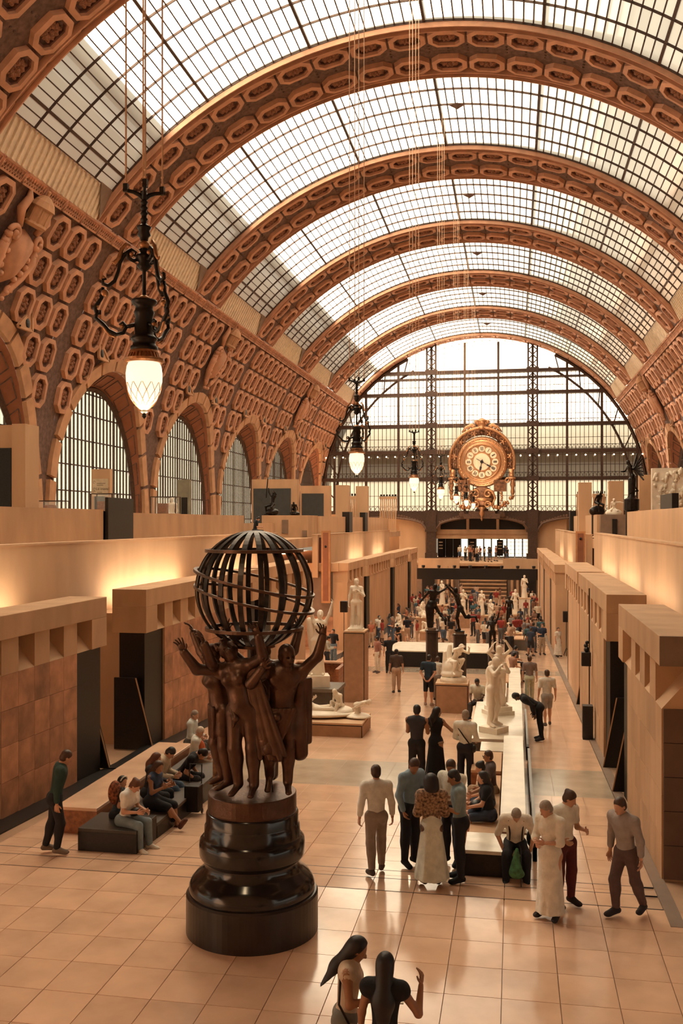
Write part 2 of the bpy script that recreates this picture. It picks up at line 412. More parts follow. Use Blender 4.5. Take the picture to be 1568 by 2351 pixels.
def place(o, ph, y, r, along_y=False, sc=None, post=None):
    """frame: local x = nave axis, local y = up the arc, local z = towards the hall"""
    ez = Vector((-math.cos(ph), 0, -math.sin(ph))); ey = Vector((-math.sin(ph), 0, math.cos(ph)))
    if along_y: ex, ey2 = ey, Vector((0, -1, 0)); 
    else:
        ex = ey.cross(ez); ey2 = ey
    if along_y:
        ey2 = Vector((0,1,0)); ex = ey2.cross(ez)
    M = Matrix(((ex.x,ey2.x,ez.x,0),(ex.y,ey2.y,ez.y,0),(ex.z,ey2.z,ez.z,0),(0,0,0,1)))
    if sc: M = M @ Matrix.Diagonal((*sc, 1))
    if post: M = M @ post
    o.matrix_local = Matrix.Translation(Vector(vp(ph, y, r))) @ M
def inview(x, y, z, m=.045):
    """kept only where the hall in front of the camera could show it"""
    if y < 3: return False
    t = x/y
    if t < -.59-m or t > .195+m: return False
    return (z-5.8)/y < .60+m
def add_coffer(par, ph, y, rose=True, sc=None):
    p = vp(ph, y, R)
    if not inview(*p): return
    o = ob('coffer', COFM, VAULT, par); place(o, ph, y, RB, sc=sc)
    if rose:
        r_ = ob('rosette', ROSM, VROSE, o, (0, 0, .02))
DPH = math.radians(106)/20
for k, yn in enumerate(YN):
    b = MB(); y1 = min(yn+RIBW, 119.6)
    arcband(b, yn, y1, RB, PH0, PI-PH0, 40); arcband(b, yn, y1, RG+.25, PH0, PI-PH0, 24)
    cheek(b, yn, RB, RG+.25, PH0, PI-PH0, 40); cheek(b, y1, RB, RG+.25, PH0, PI-PH0, 40)
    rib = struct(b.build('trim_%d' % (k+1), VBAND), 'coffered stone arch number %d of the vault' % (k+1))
    # mouldings along both edges
    e = MB()
    for (a, c) in ((yn, yn+.07), (yn+.42, yn+.5), (y1-.5, y1-.42), (y1-.07, y1)):
        v = []; f = []; n = 48
        for i in range(n+1):
            ph = PH0+(PI-2*PH0)*i/n; v += [vp(ph,a,RB), vp(ph,a,R-.02), vp(ph,c,R-.02), vp(ph,c,RB)]
        for i in range(n):
            for q in range(3): f.append((4*i+q, 4*i+q+1, 4*i+q+5, 4*i+q+4))
        e.add(v, f)
    e.build('edge_moulding', VAULT, rib)
    if k < 2: continue
    for i in range(20):
        ph = PH0+(i+.5)*DPH
        for yc in (yn+1.27, y1-1.27): add_coffer(rib, ph, yc)
        for yc in (yn+.245, y1-.245):
            if inview(*vp(ph, yc, R)) and k < 7:
                o = ob('lattice_strip', LATM, VAULT, rib); place(o, ph, yc, RB+.06, sc=(1.05, 1.05, 1.5))
    if k >= 2:
        # studded key band between the two rows
        s_ = MB()
        for i in range(41):
            ph = PH0+(PI-2*PH0)*i/40
            for dy in (-.28, 0, .28):
                p = vp(ph, yn+RIBW/2+dy, RB)
                if inview(*p): s_.ball((p[0], p[1], p[2]), .07, 5, 3)
        if s_.v: s_.build('stud', VBAND, rib)['kind'] = 'stuff'
# ---- glazed bays between the arches
PG0 = math.radians(41.3)
NA, NYR = 76, 5
for k in range(len(YN)-1):
    ya, yb = YN[k]+RIBW, YN[k+1]
    near = k in (2, 3, 4, 5)
    na = NA if k >= 2 else 19
    dph = (PI-2*PG0)/na; dy = (yb-ya)/NYR
    bars = MB(); wbar = .055 if k >= 2 else .1
    for i in range(na+1):
        ph = PG0+i*dph; big = (i % 12 == 2)
        w = .13 if big else wbar
        c = vp(ph, 0, RG-.05); t = Vector((-math.sin(ph), 0, math.cos(ph)))
        bars.bar(vp(ph, ya, RG-.03), vp(ph, yb, RG-.03), w, .12 if big else .07, up=(-math.cos(ph), 0, -math.sin(ph)))
    for j in range(NYR+1):
        y = ya+j*dy; w = .05
        v = []; f = []; n = 76
        for i in range(n+1):
            ph = PG0+(PI-2*PG0)*i/n; v += [vp(ph,y-w/2,RG), vp(ph,y-w/2,RG-.1), vp(ph,y+w/2,RG-.1), vp(ph,y+w/2,RG)]
        for i in range(n):
            for q in range(3): f.append((4*i+q, 4*i+q+1, 4*i+q+5, 4*i+q+4))
        bars.add(v, f)
    bay = struct(bars.build('ceiling', IRON), 'glazed vault bay number %d with dark iron bars' % (k+1))
    rest = MB(); cand = []
    for i in range(na):
        for j in range(NYR):
            y0 = ya+j*dy; p = PG0+(i+.5)*dph
            c = vp(p, y0+dy/2, RG)
            q = [vp(PG0+i*dph, y0, RG), vp(PG0+(i+1)*dph, y0, RG), vp(PG0+(i+1)*dph, y0+dy, RG), vp(PG0+i*dph, y0+dy, RG)]
            cand.append((0 if inview(*c) else 1, c[1], q, p, y0+dy/2))
    cand.sort(key=lambda t: (t[0], t[1]))
    if near:
        hw = RG*math.sin(dph/2)
        pm = MB().add([(-dy/2,-hw,0),(dy/2,-hw,0),(dy/2,hw,0),(-dy/2,hw,0)], [(0,1,2,3)]).mesh('pane'); pm.materials.append(GLASS)
        for t in cand[:300]:
            o = ob('pane', pm, GLASS, bay); place(o, t[3], t[4], RG*math.cos(dph/2))
        cand = cand[300:]
    for t in cand: rest.add(t[2], [(0,1,2,3)])
    if rest.v and k >= 2: rest.build('pane', GLASS, bay)['kind'] = 'stuff'
    if k < 2: rest.build('light_block_infill', VBAND, bay)  # opaque infill added out of view to cut light from behind
    # ribbed cream cheeks above the cornice
    for s in (-1, 1):
        x0 = XA+s*R*math.cos(PH0); zb = ZC+R*math.sin(PH0); x1 = XA+s*RG*math.cos(PG0); zt = ZC+RG*math.sin(PG0)
        rb = MB(); rb.add([(x0+s*.1,ya,zb),(x0+s*.1,yb,zb),(x1+s*.1,yb,zt),(x1+s*.1,ya,zt)], [(0,1,2,3)])
        n = 22
        for i in range(n):
            y = ya+(i+.5)*(yb-ya)/n; rb.bar((x0+s*.06,y,zb), (x1+s*.06,y,zt), .17, .09, up=(s,0,0))
        rb.build('ribbed_panel', CREAMP, bay)
        if s < 0 and k >= 2:
            MB().add([(x0+.08,yb,zb),(x1+.08,yb-1.3,zt),(x1+.08,yb,zt)], [(0,1,2)]).build('corner_panel', GREYSTONE, bay)
    # small diamond boss in the crown
    if k >= 2:
        p = vp(PI/2-.05, ya+2*dy, RG-.1)
        bs = MB(); bs.add([(-.45,0,0),(0,-.3,0),(.45,0,0),(0,.3,0),(0,0,-.25)], [(0,1,4),(1,2,4),(2,3,4),(3,0,4),(3,2,1,0)])
        bs.build('boss', VBAND, bay, loc=p)
# outer roof slabs and walkways that shade the lower glass from outside
for s, nm in ((-1, 'left'), (1, 'right')):
    b = MB()
    p0 = vp(PI/2+s*-0, 0, 0)
    for (r0, pa, pb) in ((24.5, 35, 47),):
        n = 6; v = []; f = []
        for i in range(n+1):
            a = math.radians(pa+(pb-pa)*i/n); a = a if s > 0 else PI-a
            v += [vp(a, -14, r0), vp(a, 118, r0), vp(a, 118, r0+.15), vp(a, -14, r0+.15)]
        for i in range(n):
            for q in range(4): f.append((4*i+q, 4*i+(q+1) % 4, 4*i+4+(q+1) % 4, 4*i+4+q))
        b.add(v, f)
    a = math.radians(50.5); a = a if s > 0 else PI-a
    b.bar(vp(a, -14, 21.1), vp(a, 118, 21.1), .5, .4)
    struct(b.build('ceiling_outer_%s' % nm, GREYSTONE), 'outer roof edge and gutter walkway along the %s glazing' % nm)
# ---- lower coffered walls with arched windows
HW, ZSP, ZAP = 6.35, 5.6, 14.75
def archz(u): return ZSP+(ZAP-ZSP)*math.sqrt(max(0, 1-u*u))**.92 if abs(u) < 1 else -9
ZTOP = ZC+R*math.sin(PH0)
for s, nm in ((-1, 'left'), (1, 'right')):
    for k in range(0, len(YN)-1):
        yc0 = YN[k]+RIBW/2; yc1 = yc0+BAY; ym = (yc0+yc1)/2
        b = MB(); ncol = 44
        cols = []
        for i in range(ncol+1):
            t = i/ncol; y = yc0+BAY*t; cols.append(y)
        for sp in (ym-HW, ym+HW): cols.append(sp)
        cols = sorted(cols)
        def colpts(y):
            u = (y-ym)/HW; z0 = max(4.2, archz(u)) if abs(u) < 1 else 4.2
            return [(wallx(s, z0+(ZTOP-z0)*q/14), y, z0+(ZTOP-z0)*q/14) for q in range(15)]
        for a, c in zip(cols[:-1], cols[1:]):
            if c-a < 1e-4: continue
            A = colpts(a+1e-5); C = colpts(c-1e-5)
            b.add(A+C, [(q, q+1, 16+q, 15+q) for q in range(14)])
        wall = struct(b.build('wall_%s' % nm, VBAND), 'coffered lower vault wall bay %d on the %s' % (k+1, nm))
        if k < 1 and s > 0: continue
        if k < 1: continue
        # arched opening: reveal, voussoirs, panels, glass and bars
        XW = wallx(s, 0)+s*.55; HG = HW-.28; ZG = ZAP-.95
        n = 26; pts = []
        for i in range(n+1):
            th = PI-PI*i/n; u = math.cos(th); y = ym+HW*u; pts.append((y, max(archz(u*.99999), ZSP)))
        pts = [(ym-HW, 4.3)]+pts+[(ym+HW, 4.3)]
        rv = MB(); v = []; f = []
        inn = lambda y, z: (ym+(y-ym)*HG/HW, z if z <= ZSP else ZSP+(z-ZSP)*(ZG-ZSP)/(ZAP-ZSP))
        for (y, z) in pts: v += [(wallx(s, z), y, z), (XW, *inn(y, z))]
        for i in range(len(pts)-1): f.append((2*i, 2*i+1, 2*i+3, 2*i+2))
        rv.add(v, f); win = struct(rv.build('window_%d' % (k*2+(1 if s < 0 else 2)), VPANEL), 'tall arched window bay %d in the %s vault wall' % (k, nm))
        vis = inview(wallx(s, 8), ym+4, 8, .12)
        if vis:
            nv = 13
            fine = lambda t: (ym+HW*math.cos(PI-PI*t), max(archz(math.cos(PI-PI*t)*.99999), ZSP))
            def outw(y, z, d):
                cy, cz = ym, ZSP
                dy_, dz_ = (y-cy)/HW**2, (z-cz)/(ZAP-ZSP)**2; l = math.hypot(dy_, dz_) or 1
                return y+dy_/l*d, z+dz_/l*d
            for i in range(nv):
                b = MB(); v = []
                for t in (i/nv+.004, (i+.5)/nv, (i+1)/nv-.004):
                    y, z = fine(t); yo, zo = outw(y, z, .72)
                    for (yy_, zz_) in ((y, z), (yo, zo)):
                        v.append((wallx(s, zz_), yy_, zz_)); v.append((wallx(s, zz_, RB-.24), yy_, zz_))
                # per station: in-back, in-front, out-back, out-front
                f = []
                for q in (0, 4):
                    f += [(q+1, q+3, q+7, q+5), (q+0, q+1, q+5, q+4), (q+3, q+2, q+6, q+7)]
                f += [(0,2,3,1), (8,9,11,10)]
                b.add(v, f); b.build('voussoir', RIM, win)
                # soffit panel frames
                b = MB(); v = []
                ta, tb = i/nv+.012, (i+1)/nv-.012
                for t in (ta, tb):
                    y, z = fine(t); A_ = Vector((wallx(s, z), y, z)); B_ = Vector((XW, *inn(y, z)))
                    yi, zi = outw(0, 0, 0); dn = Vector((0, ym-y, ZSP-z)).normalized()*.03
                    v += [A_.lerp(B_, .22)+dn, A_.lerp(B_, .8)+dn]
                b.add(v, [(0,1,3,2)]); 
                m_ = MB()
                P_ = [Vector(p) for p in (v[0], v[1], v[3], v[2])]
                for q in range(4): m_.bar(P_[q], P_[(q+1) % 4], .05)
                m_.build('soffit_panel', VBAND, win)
            for yy_ in (ym-HW, ym+HW): pass
        bars = MB()
        fr = [(XW-s*.05, *inn(y, z)) for y, z in pts]; bars.tube(fr, .2, 4)
        gz = lambda u: ZSP+(archz(u)-ZSP)*(ZG-ZSP)/(ZAP-ZSP)
        nb = 24
        for i in range(1, nb):
            u = -1+2*i/nb; y = ym+HG*u; zt = gz(u)
            w = .16 if i % 6 == 0 else .05
            bars.box(XW-.05, XW+.05, y-w/2, y+w/2, 4.3, zt)
        for z in (6.1, 7.6, 9.1, 10.6, 12.1, 13.4):
            uu = math.sqrt(max(0, 1-((z-ZSP)/(ZG-ZSP))**(2/.92)))
            bars.box(XW-.05, XW+.05, ym-HG*uu, ym+HG*uu, z-.035, z+.035)
        bars.build('glazing_bars', IRON, win)
        zs = [4.3, 6.1, 7.6, 9.1, 10.6, 12.1, 13.4, 14.8]
        for i in range(4):
            for j in range(7):
                u0, u1 = -1+i*.5, -.5+i*.5
                y0, y1 = ym+HG*u0, ym+HG*u1
                q = []
                for t in range(9):
                    u = u0+(u1-u0)*t/8; zt = max(min(gz(u*.9999), zs[j+1]), zs[j]); q.append((ym+HG*u, zt))
                if max(p[1] for p in q) <= zs[j]+.02: continue
                xx = XW+s*.06
                poly = [(xx, y0, zs[j]), (xx, y1, zs[j])]+[(xx, y, z) for y, z in reversed(q)]
                MB().add(poly, [tuple(range(len(poly)))]).build('pane', GLASSW, win)
        # coffers on the wall
        crest = k in (3, 5, 7)
        for row in range(8):
            ph = PH0-math.radians(1.9)-(row+.5)*DPH
            for col in range(8):
                off = (.55+.85+1.7*(col if col < 4 else 7-col)); y = yc0+off if col < 4 else yc1-off
                z = ZC+R*math.sin(ph) if ph > 0 else ZC+R*ph
                if crest and col in (3, 4) and row in (0, 1, 2): continue
                # keep clear of the arch and its rim
                ok = True
                for dy_ in (-.42, .42):
                    for dz_ in (-.5, 0):
                        u = (y+dy_-ym)/(HW+.5)
                        za = ZSP+(ZAP+.5-ZSP)*math.sqrt(max(0, 1-u*u))**.92 if abs(u) < 1 else -9
                        if z+dz_*math.cos(max(ph, 0)) < za: ok = False
                if z < 6.2: ok = False
                if not ok: continue
                a = ph if s > 0 else PI-ph
                if ph > 0: add_coffer(wall, a, y, sc=(.97, .98, 1))
                else:
                    x = wallx(s, z)
                    if inview(x, y, z):
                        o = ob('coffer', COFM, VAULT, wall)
                        ez = Vector((-s, 0, 0)); ey = Vector((0,0,1)); ex = ey.cross(ez)
                        o.matrix_local = Matrix.Translation((x, y, z)) @ Matrix(((ex.x,ey.x,ez.x,0),(ex.y,ey.y,ez.y,0),(ex.z,ey.z,ez.z,0),(0,0,0,1)))
                        ob('rosette', ROSM, VROSE, o, (0,0,.02))
        # cornice lattice
        nl = 8
        for i in range(nl):
            y = yc0+(i+.5)*BAY/nl; ph = PH0-math.radians(1.0); a = ph if s > 0 else PI-ph
            if inview(*vp(a, y, R)):
                o = ob('lattice_strip', LATM, VAULT, wall); place(o, a, y, RB, along_y=True, sc=(1.9, 1.02, 2.0))
        # triangular brackets with a round eye beside the arch crown
        if vis:
            for sg in (-1, 1):
                yb_ = ym+sg*2.9; z = 15.55; x = wallx(s, z, RB-.2)
                b = MB(); b.add([(x,yb_-.65,z-.55),(x,yb_+.65,z-.55),(x,yb_+sg*.65,z+.5)], [(0,1,2)])
                b.bar((x,yb_-.65,z-.55),(x,yb_+.65,z-.55),.14); b.bar((x,yb_+sg*.65,z-.55),(x,yb_+sg*.65,z+.5),.14); b.bar((x,yb_-sg*.65,z-.55),(x,yb_+sg*.65,z+.5),.14)
                o = b.build('spandrel_bracket', RIM, wall)
                MB().ball((x-s*.02,yb_+sg*.25,z-.25), .2, 10, 6, (.3,1,1.3)).build('eye', BLACK, o)
        # carved crest
        if crest and inview(wallx(s, 18), ym, 18):
            ph = math.radians(27.5); a = ph if s > 0 else PI-ph
            c = empty('crest', parent=wall); place(c, a, ym, RB, post=Matrix.Rotation(PI, 4, 'Z') if s < 0 else None)
            b = MB(); sh = [(-.75,.9),(-.95,.5),(-.8,-.3),(-.45,-1.1),(0,-1.5),(.45,-1.1),(.8,-.3),(.95,.5),(.75,.9),(0,1.1)]
            v = [(x, y, .25) for x, y in sh]+[(x*.75, y*.78, .62) for x, y in sh]+[(0, -.1, .75)]
            nn = len(sh); f = [(i, (i+1) % nn, nn+(i+1) % nn, nn+i) for i in range(nn)]+[(nn+i, nn+(i+1) % nn, 2*nn) for i in range(nn)]
            b.add(v, f); b.build('shield', VAULT, c, smooth=True)
            b = MB()
            for sg in (-1, 1):
                sp = [(sg*(.95+.35*math.cos(t)*(1-t/9)), .75+.35*math.sin(t)*(1-t/9), .45+.03*t) for t in np.linspace(0, 7, 22)]; b.tube(sp, .13, 6)
                sp = [(sg*(.55+.25*math.cos(t)*(1-t/9)), -1.7+.25*math.sin(t)*(1-t/9), .4) for t in np.linspace(0, 7, 18)]; b.tube(sp, .1, 6)
                b.tube([(sg*1.05,.6,.35),(sg*1.25,-.1,.45),(sg*1.05,-.9,.4),(sg*.6,-1.6,.4),(sg*.2,-2.2,.35)], [.2,.22,.2,.17,.08], 6)
                for q in range(9):
                    t = q/8; b.ball((sg*(1.2-.8*t+.15*math.sin(q*2.3)), .6-2.7*t, .42), .2-.06*t, 6, 4)
                b.tube([(sg*.7,1.1,.4),(sg*1.1,1.8,.4),(sg*.8,2.4,.35),(sg*.95,2.8,.3)], [.14,.2,.17,.05], 6)
            b.build('scrollwork', VAULT, c, smooth=True)
            b = MB(); b.lathe([(.42,0),(.5,.1),(.44,.2),(.47,.75),(.55,.8),(.5,.9),(.42,1.05),(.2,1.25),(.05,1.3),(.09,1.45),(0.02,1.5)], 12)
            for q in range(8): b.box(.42*math.cos(q*PI/4)-.05,.42*math.cos(q*PI/4)+.05,.42*math.sin(q*PI/4)-.05,.42*math.sin(q*PI/4)+.05,.2,.75)
            b.xf(Matrix.Translation((0,1.35,.6)) @ Matrix.Rotation(-PI/2, 4, 'X') @ Matrix.Diagonal((1.15,1,1.15,1))); b.build('crown', RIM, c)
# back wall behind the photographer and side shells
block('wall_back', -24.4, 16.3, -2.6, -2.2, -1, 30, STONE2, label='back wall of the hall')
# ------------------------------------------------------------------ setting: far end wall
YE = 119.5
b = MB()
COLX = [-26.5, -22.4, -18.35, -14.25, -10.11, -6.0, -1.9, 2.25, 6.35, 10.45, 14.55, 18.6]
ROWZ = [7.0, 11.15, 14.5, 17.8, 21.7, 24.4, 29.5]
endw = struct(empty('wall_end', (0, YE, 0)), 'great iron and glass end wall behind the clock')
def circ(x, z): return (x-XA)**2+(z-ZC)**2 < (RG+.6)**2 or z < ZC
for i in range(len(COLX)-1):
    for j in range(len(ROWZ)-1):
        x0, x1, z0, z1 = COLX[i], COLX[i+1], ROWZ[j], ROWZ[j+1]
        if not any(circ(x, z) for x in (x0, x1) for z in (z0, z1)): continue
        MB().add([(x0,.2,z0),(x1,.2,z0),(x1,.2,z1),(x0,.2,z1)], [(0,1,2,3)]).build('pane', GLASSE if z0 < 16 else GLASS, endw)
        if j >= 5: continue
        s_ = MB(); n = 8
        for q in range(1, n):
            x = x0+(x1-x0)*q/n; s_.box(x-.03, x+.03, 0, .12, z0, z1)
        for t in ((.5,) if j < 3 else (.33, .66)): s_.box(x0, x1, 0, .1, z0+(z1-z0)*t-.025, z0+(z1-z0)*t+.025)
        if j in (1, 2, 3):                                # lattice frieze at the foot of the row
            h = .75 if j != 3 else .6
            s_.box(x0, x1, -.04, .1, z0+h, z0+h+.06)
            for q in range(10):
                a = x0+(x1-x0)*q/10; c = x0+(x1-x0)*(q+1)/10
                s_.bar((a,.02,z0+.1),(c,.02,z0+h),.04); s_.bar((c,.02,z0+.1),(a,.02,z0+h),.04)
        if j == 0:
            for q in range(7):
                cx = x0+(x1-x0)*(q+.5)/7; s_.tube([(cx+.26*math.cos(t), .02, z0+.45+.26*math.sin(t)) for t in np.linspace(0, 2*PI, 13)], .03, 4, False)
            s_.box(x0, x1, -.04, .1, z0+.78, z0+.84)
        s_.build('glazing_bars', IRONL if z0 > 16 else IRON, endw)
fr = MB()
for x in COLX: fr.box(x-.14, x+.14, -.2, .2, 7, 28)
for z in ROWZ[:-1]: fr.box(-25, 17, -.25, .25, z-.2, z+.2)
fr.box(-25, 17, -.25, .25, 23.5, 23.7)
fr.build('frame', IRON, endw)
for x in (-10.11, 2.25):                               # lattice columns
    c = MB(); w = .55
    for sx in (-1, 1): c.box(x+sx*w-.1, x+sx*w+.1, -.6, -.2, 6.5, 28)
    z = 7.0
    while z < 27:
        c.bar((x-w,-.4,z),(x+w,-.4,z+1.1),.12); c.bar((x+w,-.4,z),(x-w,-.4,z+1.1),.12); z += 1.1
    for z in ROWZ: c.box(x-.75, x+.75, -.65, -.15, z-.3, z+.3)
    c.build('lattice_column', IRON, endw)
    c = MB(); c.box(x-.75, x+.75, -.8, .1, .9, 2.0); c.box(x-.6, x+.6, -.7, .1, 2.0, 4.6); c.box(x-.75, x+.75, -.8, .1, 4.6, 4.9); c.box(x-.62,x+.62,-.72,.1,4.9,7.2)
    c.build('column_base', IRON, endw)
# curved brace along the arch
for sg in (-1, 1):
    p = [(XA+sg*(R-1.9)*math.cos(a), -.1, ZC+(R-1.9)*math.sin(a)) for a in np.linspace(.0, 1.1, 14)]
    q = [(XA+sg*(R-.2)*math.cos(a), -.1, ZC+(R-.2)*math.sin(a)) for a in np.linspace(.0, 1.1, 14)]
    c = MB(); c.tube(p, .14, 4); c.tube(q, .2, 4)
    for a_, b_ in zip(p[::2], q[1::2]): c.bar(a_, b_, .14)
    c.build('curved_brace', IRON, endw)
# segmental iron arches below
for (xa, xb) in ((-22.4, -10.11), (-10.11, 2.25), (2.25, 14.55)):
    c = MB(); n = 20; lo = []; 
    for i in range(n+1):
        t = i/n; x = xa+.6+(xb-xa-1.2)*t; z = 4.9+1.45*math.sqrt(max(0, 1-(2*t-1)**2))**.9; lo.append((x, z))
    for (a_, b_) in zip(lo[:-1], lo[1:]):
        c.hexa([(a_[0],-.5,a_[1]),(b_[0],-.5,b_[1]),(b_[0],0,b_[1]),(a_[0],0,a_[1]),(a_[0],-.5,6.85),(b_[0],-.5,6.85),(b_[0],0,6.85),(a_[0],0,6.85)])
    c.build('spandrel_arch', IRON, endw)
    c = MB(); c.tube([(x, -.55, z+.05) for x, z in lo], .16, 6)
    for q in range(10):                                 # scroll relief in the spandrels
        for sg in (0, 1):
            t = .04+.03*q; x = xa+.6+(xb-xa-1.2)*(t if sg == 0 else 1-t); z = 5.4+1.0*(q/10)+.35
            c.ball((x, -.52, min(z, 6.6)), .2, 6, 4, (1,.4,1))
    c.build('arch_moulding', IRONL, endw)
# unseen screen added outside the end wall to shade one row of panes
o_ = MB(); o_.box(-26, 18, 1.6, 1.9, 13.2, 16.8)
o_.build('shade_screen', mat('brown_shade_screen', (.34, .2, .12), .9), endw)
# row of small lit bulbs on the end wall
st = empty('string_light', (0, YE-.6, 13.95)); tag(st, 'row of small lit bulbs strung across the end wall', 'string light')
BULB = mat('lit_bulb', (1, .72, .42), .5, emit=5)
MB().bar((-24,0,.1),(16,0,.1),.05).build('wire', IRON, st)
bm_ = MB().ball((0,0,0), .09, 8, 6).mesh('bulb'); bm_.materials.append(BULB)
for i in range(36): ob('bulb', bm_, BULB, st, (-23.4+1.1*i, 0, 0))
# entrance hall below
EN = struct(MB().box(-26, 18, YE-11, YE+12, .9, 1.2).build('floor_entrance', STONE), 'raised entrance floor at the far end')
eb = struct(MB().box(-26, 18, YE+.5, YE+9, 6.9, 7.1).build('ceiling_entrance', GREYSTONE), 'entrance hall ceiling')
wb = struct(MB().box(-26, -10.2, YE+8, YE+8.4, 1.2, 7).box(2.3, 18, YE+8, YE+8.4, 1.2, 7).box(-10.2, 2.3, YE+8, YE+8.4, 5.0, 7).build('wall_entrance', STONE2), 'entrance back wall')
MB().box(-9.6, 1.75, YE+1.0, YE+1.6, 3.75, 4.9).build('cream_beam', STONE2, wb)
MB().box(-9.6, 1.75, YE+.9, YE+1.6, 4.2, 4.32).build('beam_moulding', RIM, wb)
MB().box(-9.6, 1.75, YE+1.7, YE+1.9, 4.9, 6.9).build('dark_upper_opening', BLACK, wb)
for x in (-9.3, -5.7, -2.0, 1.5): MB().box(x-.17, x+.17, YE+1.3, YE+1.7, 4.9, 6.9).build('cream_post', STONE2, wb)
for xs in (-1, 1):
    xx = (-14.2, -10.9) if xs < 0 else (3.0, 6.3)
    MB().box(xx[0], xx[1], YE+.3, YE+.6, 1.2, 6.6).build('side_panel', STONE2, wb)
# glazed entrance doors with black frames
dr = struct(empty('door_1', (0, YE+7.6, 1.2)), 'lit glazed entrance doors with dark frames')
LITG = mat('lit_door_glass', (1, .80, .55), .4, emit=1.0)
for i in range(12):
    x0 = -9.9+i; w = .98
    if i in (0, 1, 2, 4): mm = BLACK
    else: mm = LITG
    f_ = MB(); f_.box(x0, x0+.08, -.1, .1, 0, 3.6); f_.box(x0+w-.08, x0+w, -.1, .1, 0, 3.6)
    for z in (0, 2.4, 3.5): f_.box(x0, x0+w, -.1, .1, z, z+.12)
    if i > 7:
        for q in range(1, 5): f_.box(x0, x0+w, -.1, .1, q*.5, q*.5+.04)
        f_.box(x0+w/2-.02, x0+w/2+.02, -.1, .1, 0, 2.4)
    d_ = f_.build('door_leaf', BLACKM, dr)
    MB().box(x0+.08, x0+w-.08, .02, .04, .1, 3.5).build('pane', mm, d_)
for x in (-9.5, -5.4, -1.8):
    sg = MB().box(x-.4, x+.4, -.3, -.2, .2, 2.3).build('sign_board', BLACK, dr)
    for z in (1.9, 1.5, 1.1): MB().box(x-.25, x+.25, -.32, -.3, z, z+.12).build('sign_line', MARBLE, sg)
EXITG = mat('exit_sign_green', (.05, .5, .25), .5, emit=.8)
for x in (-8.1, -4.0, -2.3): MB().box(x-.22, x+.22, -.3, -.25, 2.6, 2.75).build('exit_sign', EXITG, dr)
# balcony fronts, black screen, stairs
bal = struct(MB().box(-10.6, -6.0, 107.6, 108, .2, 1.75).build('wall_entrance', STONE2), 'stone balcony front left of the entrance stair')
bal2 = struct(MB().box(-1.2, 3, 107.6, 108, .2, 1.75).build('wall_entrance', STONE2), 'stone balcony front right of the entrance stair')
scr = MB().box(-10.6, 2.6, 105.2, 105.5, -.45, .75); sc_ = tag(scr.build('black_screen', BLACK), 'long black beam screen across the far end of the hall', 'screen')
for i in range(8):
    x = -9.8+1.7*i; l = MB(); l.lathe([(.16,0),(.2,.25),(.14,.3)], 10); l.box(-.03,.03,-.03,.03,-.2,0)
    o = l.build('spotlight', BLACKM, sc_, loc=(x, 105.2, .8))
    if i in (2, 3, 4, 5):
        ll = bpy.data.lights.new('spot_lamp', 'SPOT'); ll.energy = 1000; ll.color = (1, .78, .52); ll.spot_size = math.radians(38); ll.spot_blend = .6; ll.shadow_soft_size = .2
        lo = bpy.data.objects.new('spot_lamp', ll); COL.objects.link(lo); lo.location = (x, 105.2, 1.15); lo.rotation_euler = (-(Vector((-3.85, 118, 13.2))-lo.location)).to_track_quat('Z', 'Y').to_euler()
stair = struct(MB().box(-6.2, -.6, 110.4, 111, -2.6, .9).build('floor_stair', GREYSTONE), 'far stair up to the entrance')
for i in range(9):
    z = -2.6+.39*(i+1); MB().box(-6.0, -.8, 106.6+.42*i, 107.05+.42*i, z-.12, z).build('step', STONE2 if i % 2 else STONE, stair)
    MB().box(-6.0, -.8, 106.75+.42*i, 107.05+.42*i, z-.39, z-.12).build('riser', GREYSTONE, stair)
lowb = struct(MB().box(-26, -6.1, 108, 108.4, -3, 1).box(-.7, 18, 108, 108.4, -3, 1).build('wall_entrance', GREYSTONE), 'dim wall below the entrance floor')
for x in (-8.3, -7.3, -6.8, -.2, .4, .9): MB().lathe([(.14,-2.6),(.14,.9)], 10, (x, 107.7, 0)).build('slim_column', STONE2, lowb)
for (x0, x1) in ((-10.2, -8.8), (1.2, 2.4)): MB().box(x0, x1, 107.9, 108, -2.6, -.4).build('dark_doorway', BLACK, lowb)
# ------------------------------------------------------------------ wash lights behind the pylons
FIXM = mat('fixture_black', (.02, .018, .016), .5)
def uplight(x, y, z, s, e, label):
    u = MB(); u.box(-.22, .22, -.1, .1, 0, .12); u.bar((0,0,-.12), (0,0,0), .05)
    f = u.build('uplight', FIXM, loc=(x, y, z)); f.rotation_euler.z = PI/2
    tag(f, label, 'light', 'uplights washing the long parapets')
    MB().box(-.18, .18, -.07, .07, .12, .13).build('lens', mat('lit_lens', (1, .75, .45), .4, emit=3), f)
    l = bpy.data.lights.new('uplight_lamp', 'AREA'); l.shape = 'RECTANGLE'; l.size = .35; l.size_y = 6.5; l.energy = e*.85; l.color = (1, .80, .55)
    o = bpy.data.objects.new('uplight_lamp', l); COL.objects.link(o)
    o.location = (x, y, z+.2); d = Vector((s*.55, 0, .83)).normalized(); ey = Vector((0,1,0)); ez = -d; ex = ey.cross(ez)
    o.rotation_euler = Matrix(((ex.x,ey.x,ez.x),(ex.y,ey.y,ez.y),(ex.z,ey.z,ez.z))).to_euler()
ORDN = ('first', 'second', 'third', 'fourth', 'fifth', 'sixth')
for i, (y, e) in enumerate(((18.0, 52), (29.6, 62), (40, 36), (72, 34), (84, 34))): uplight(-11.2, y, 3.32 if y < 50 else 2.85, -1, e, 'black uplight behind the left pylons, %s from the front' % ORDN[i])
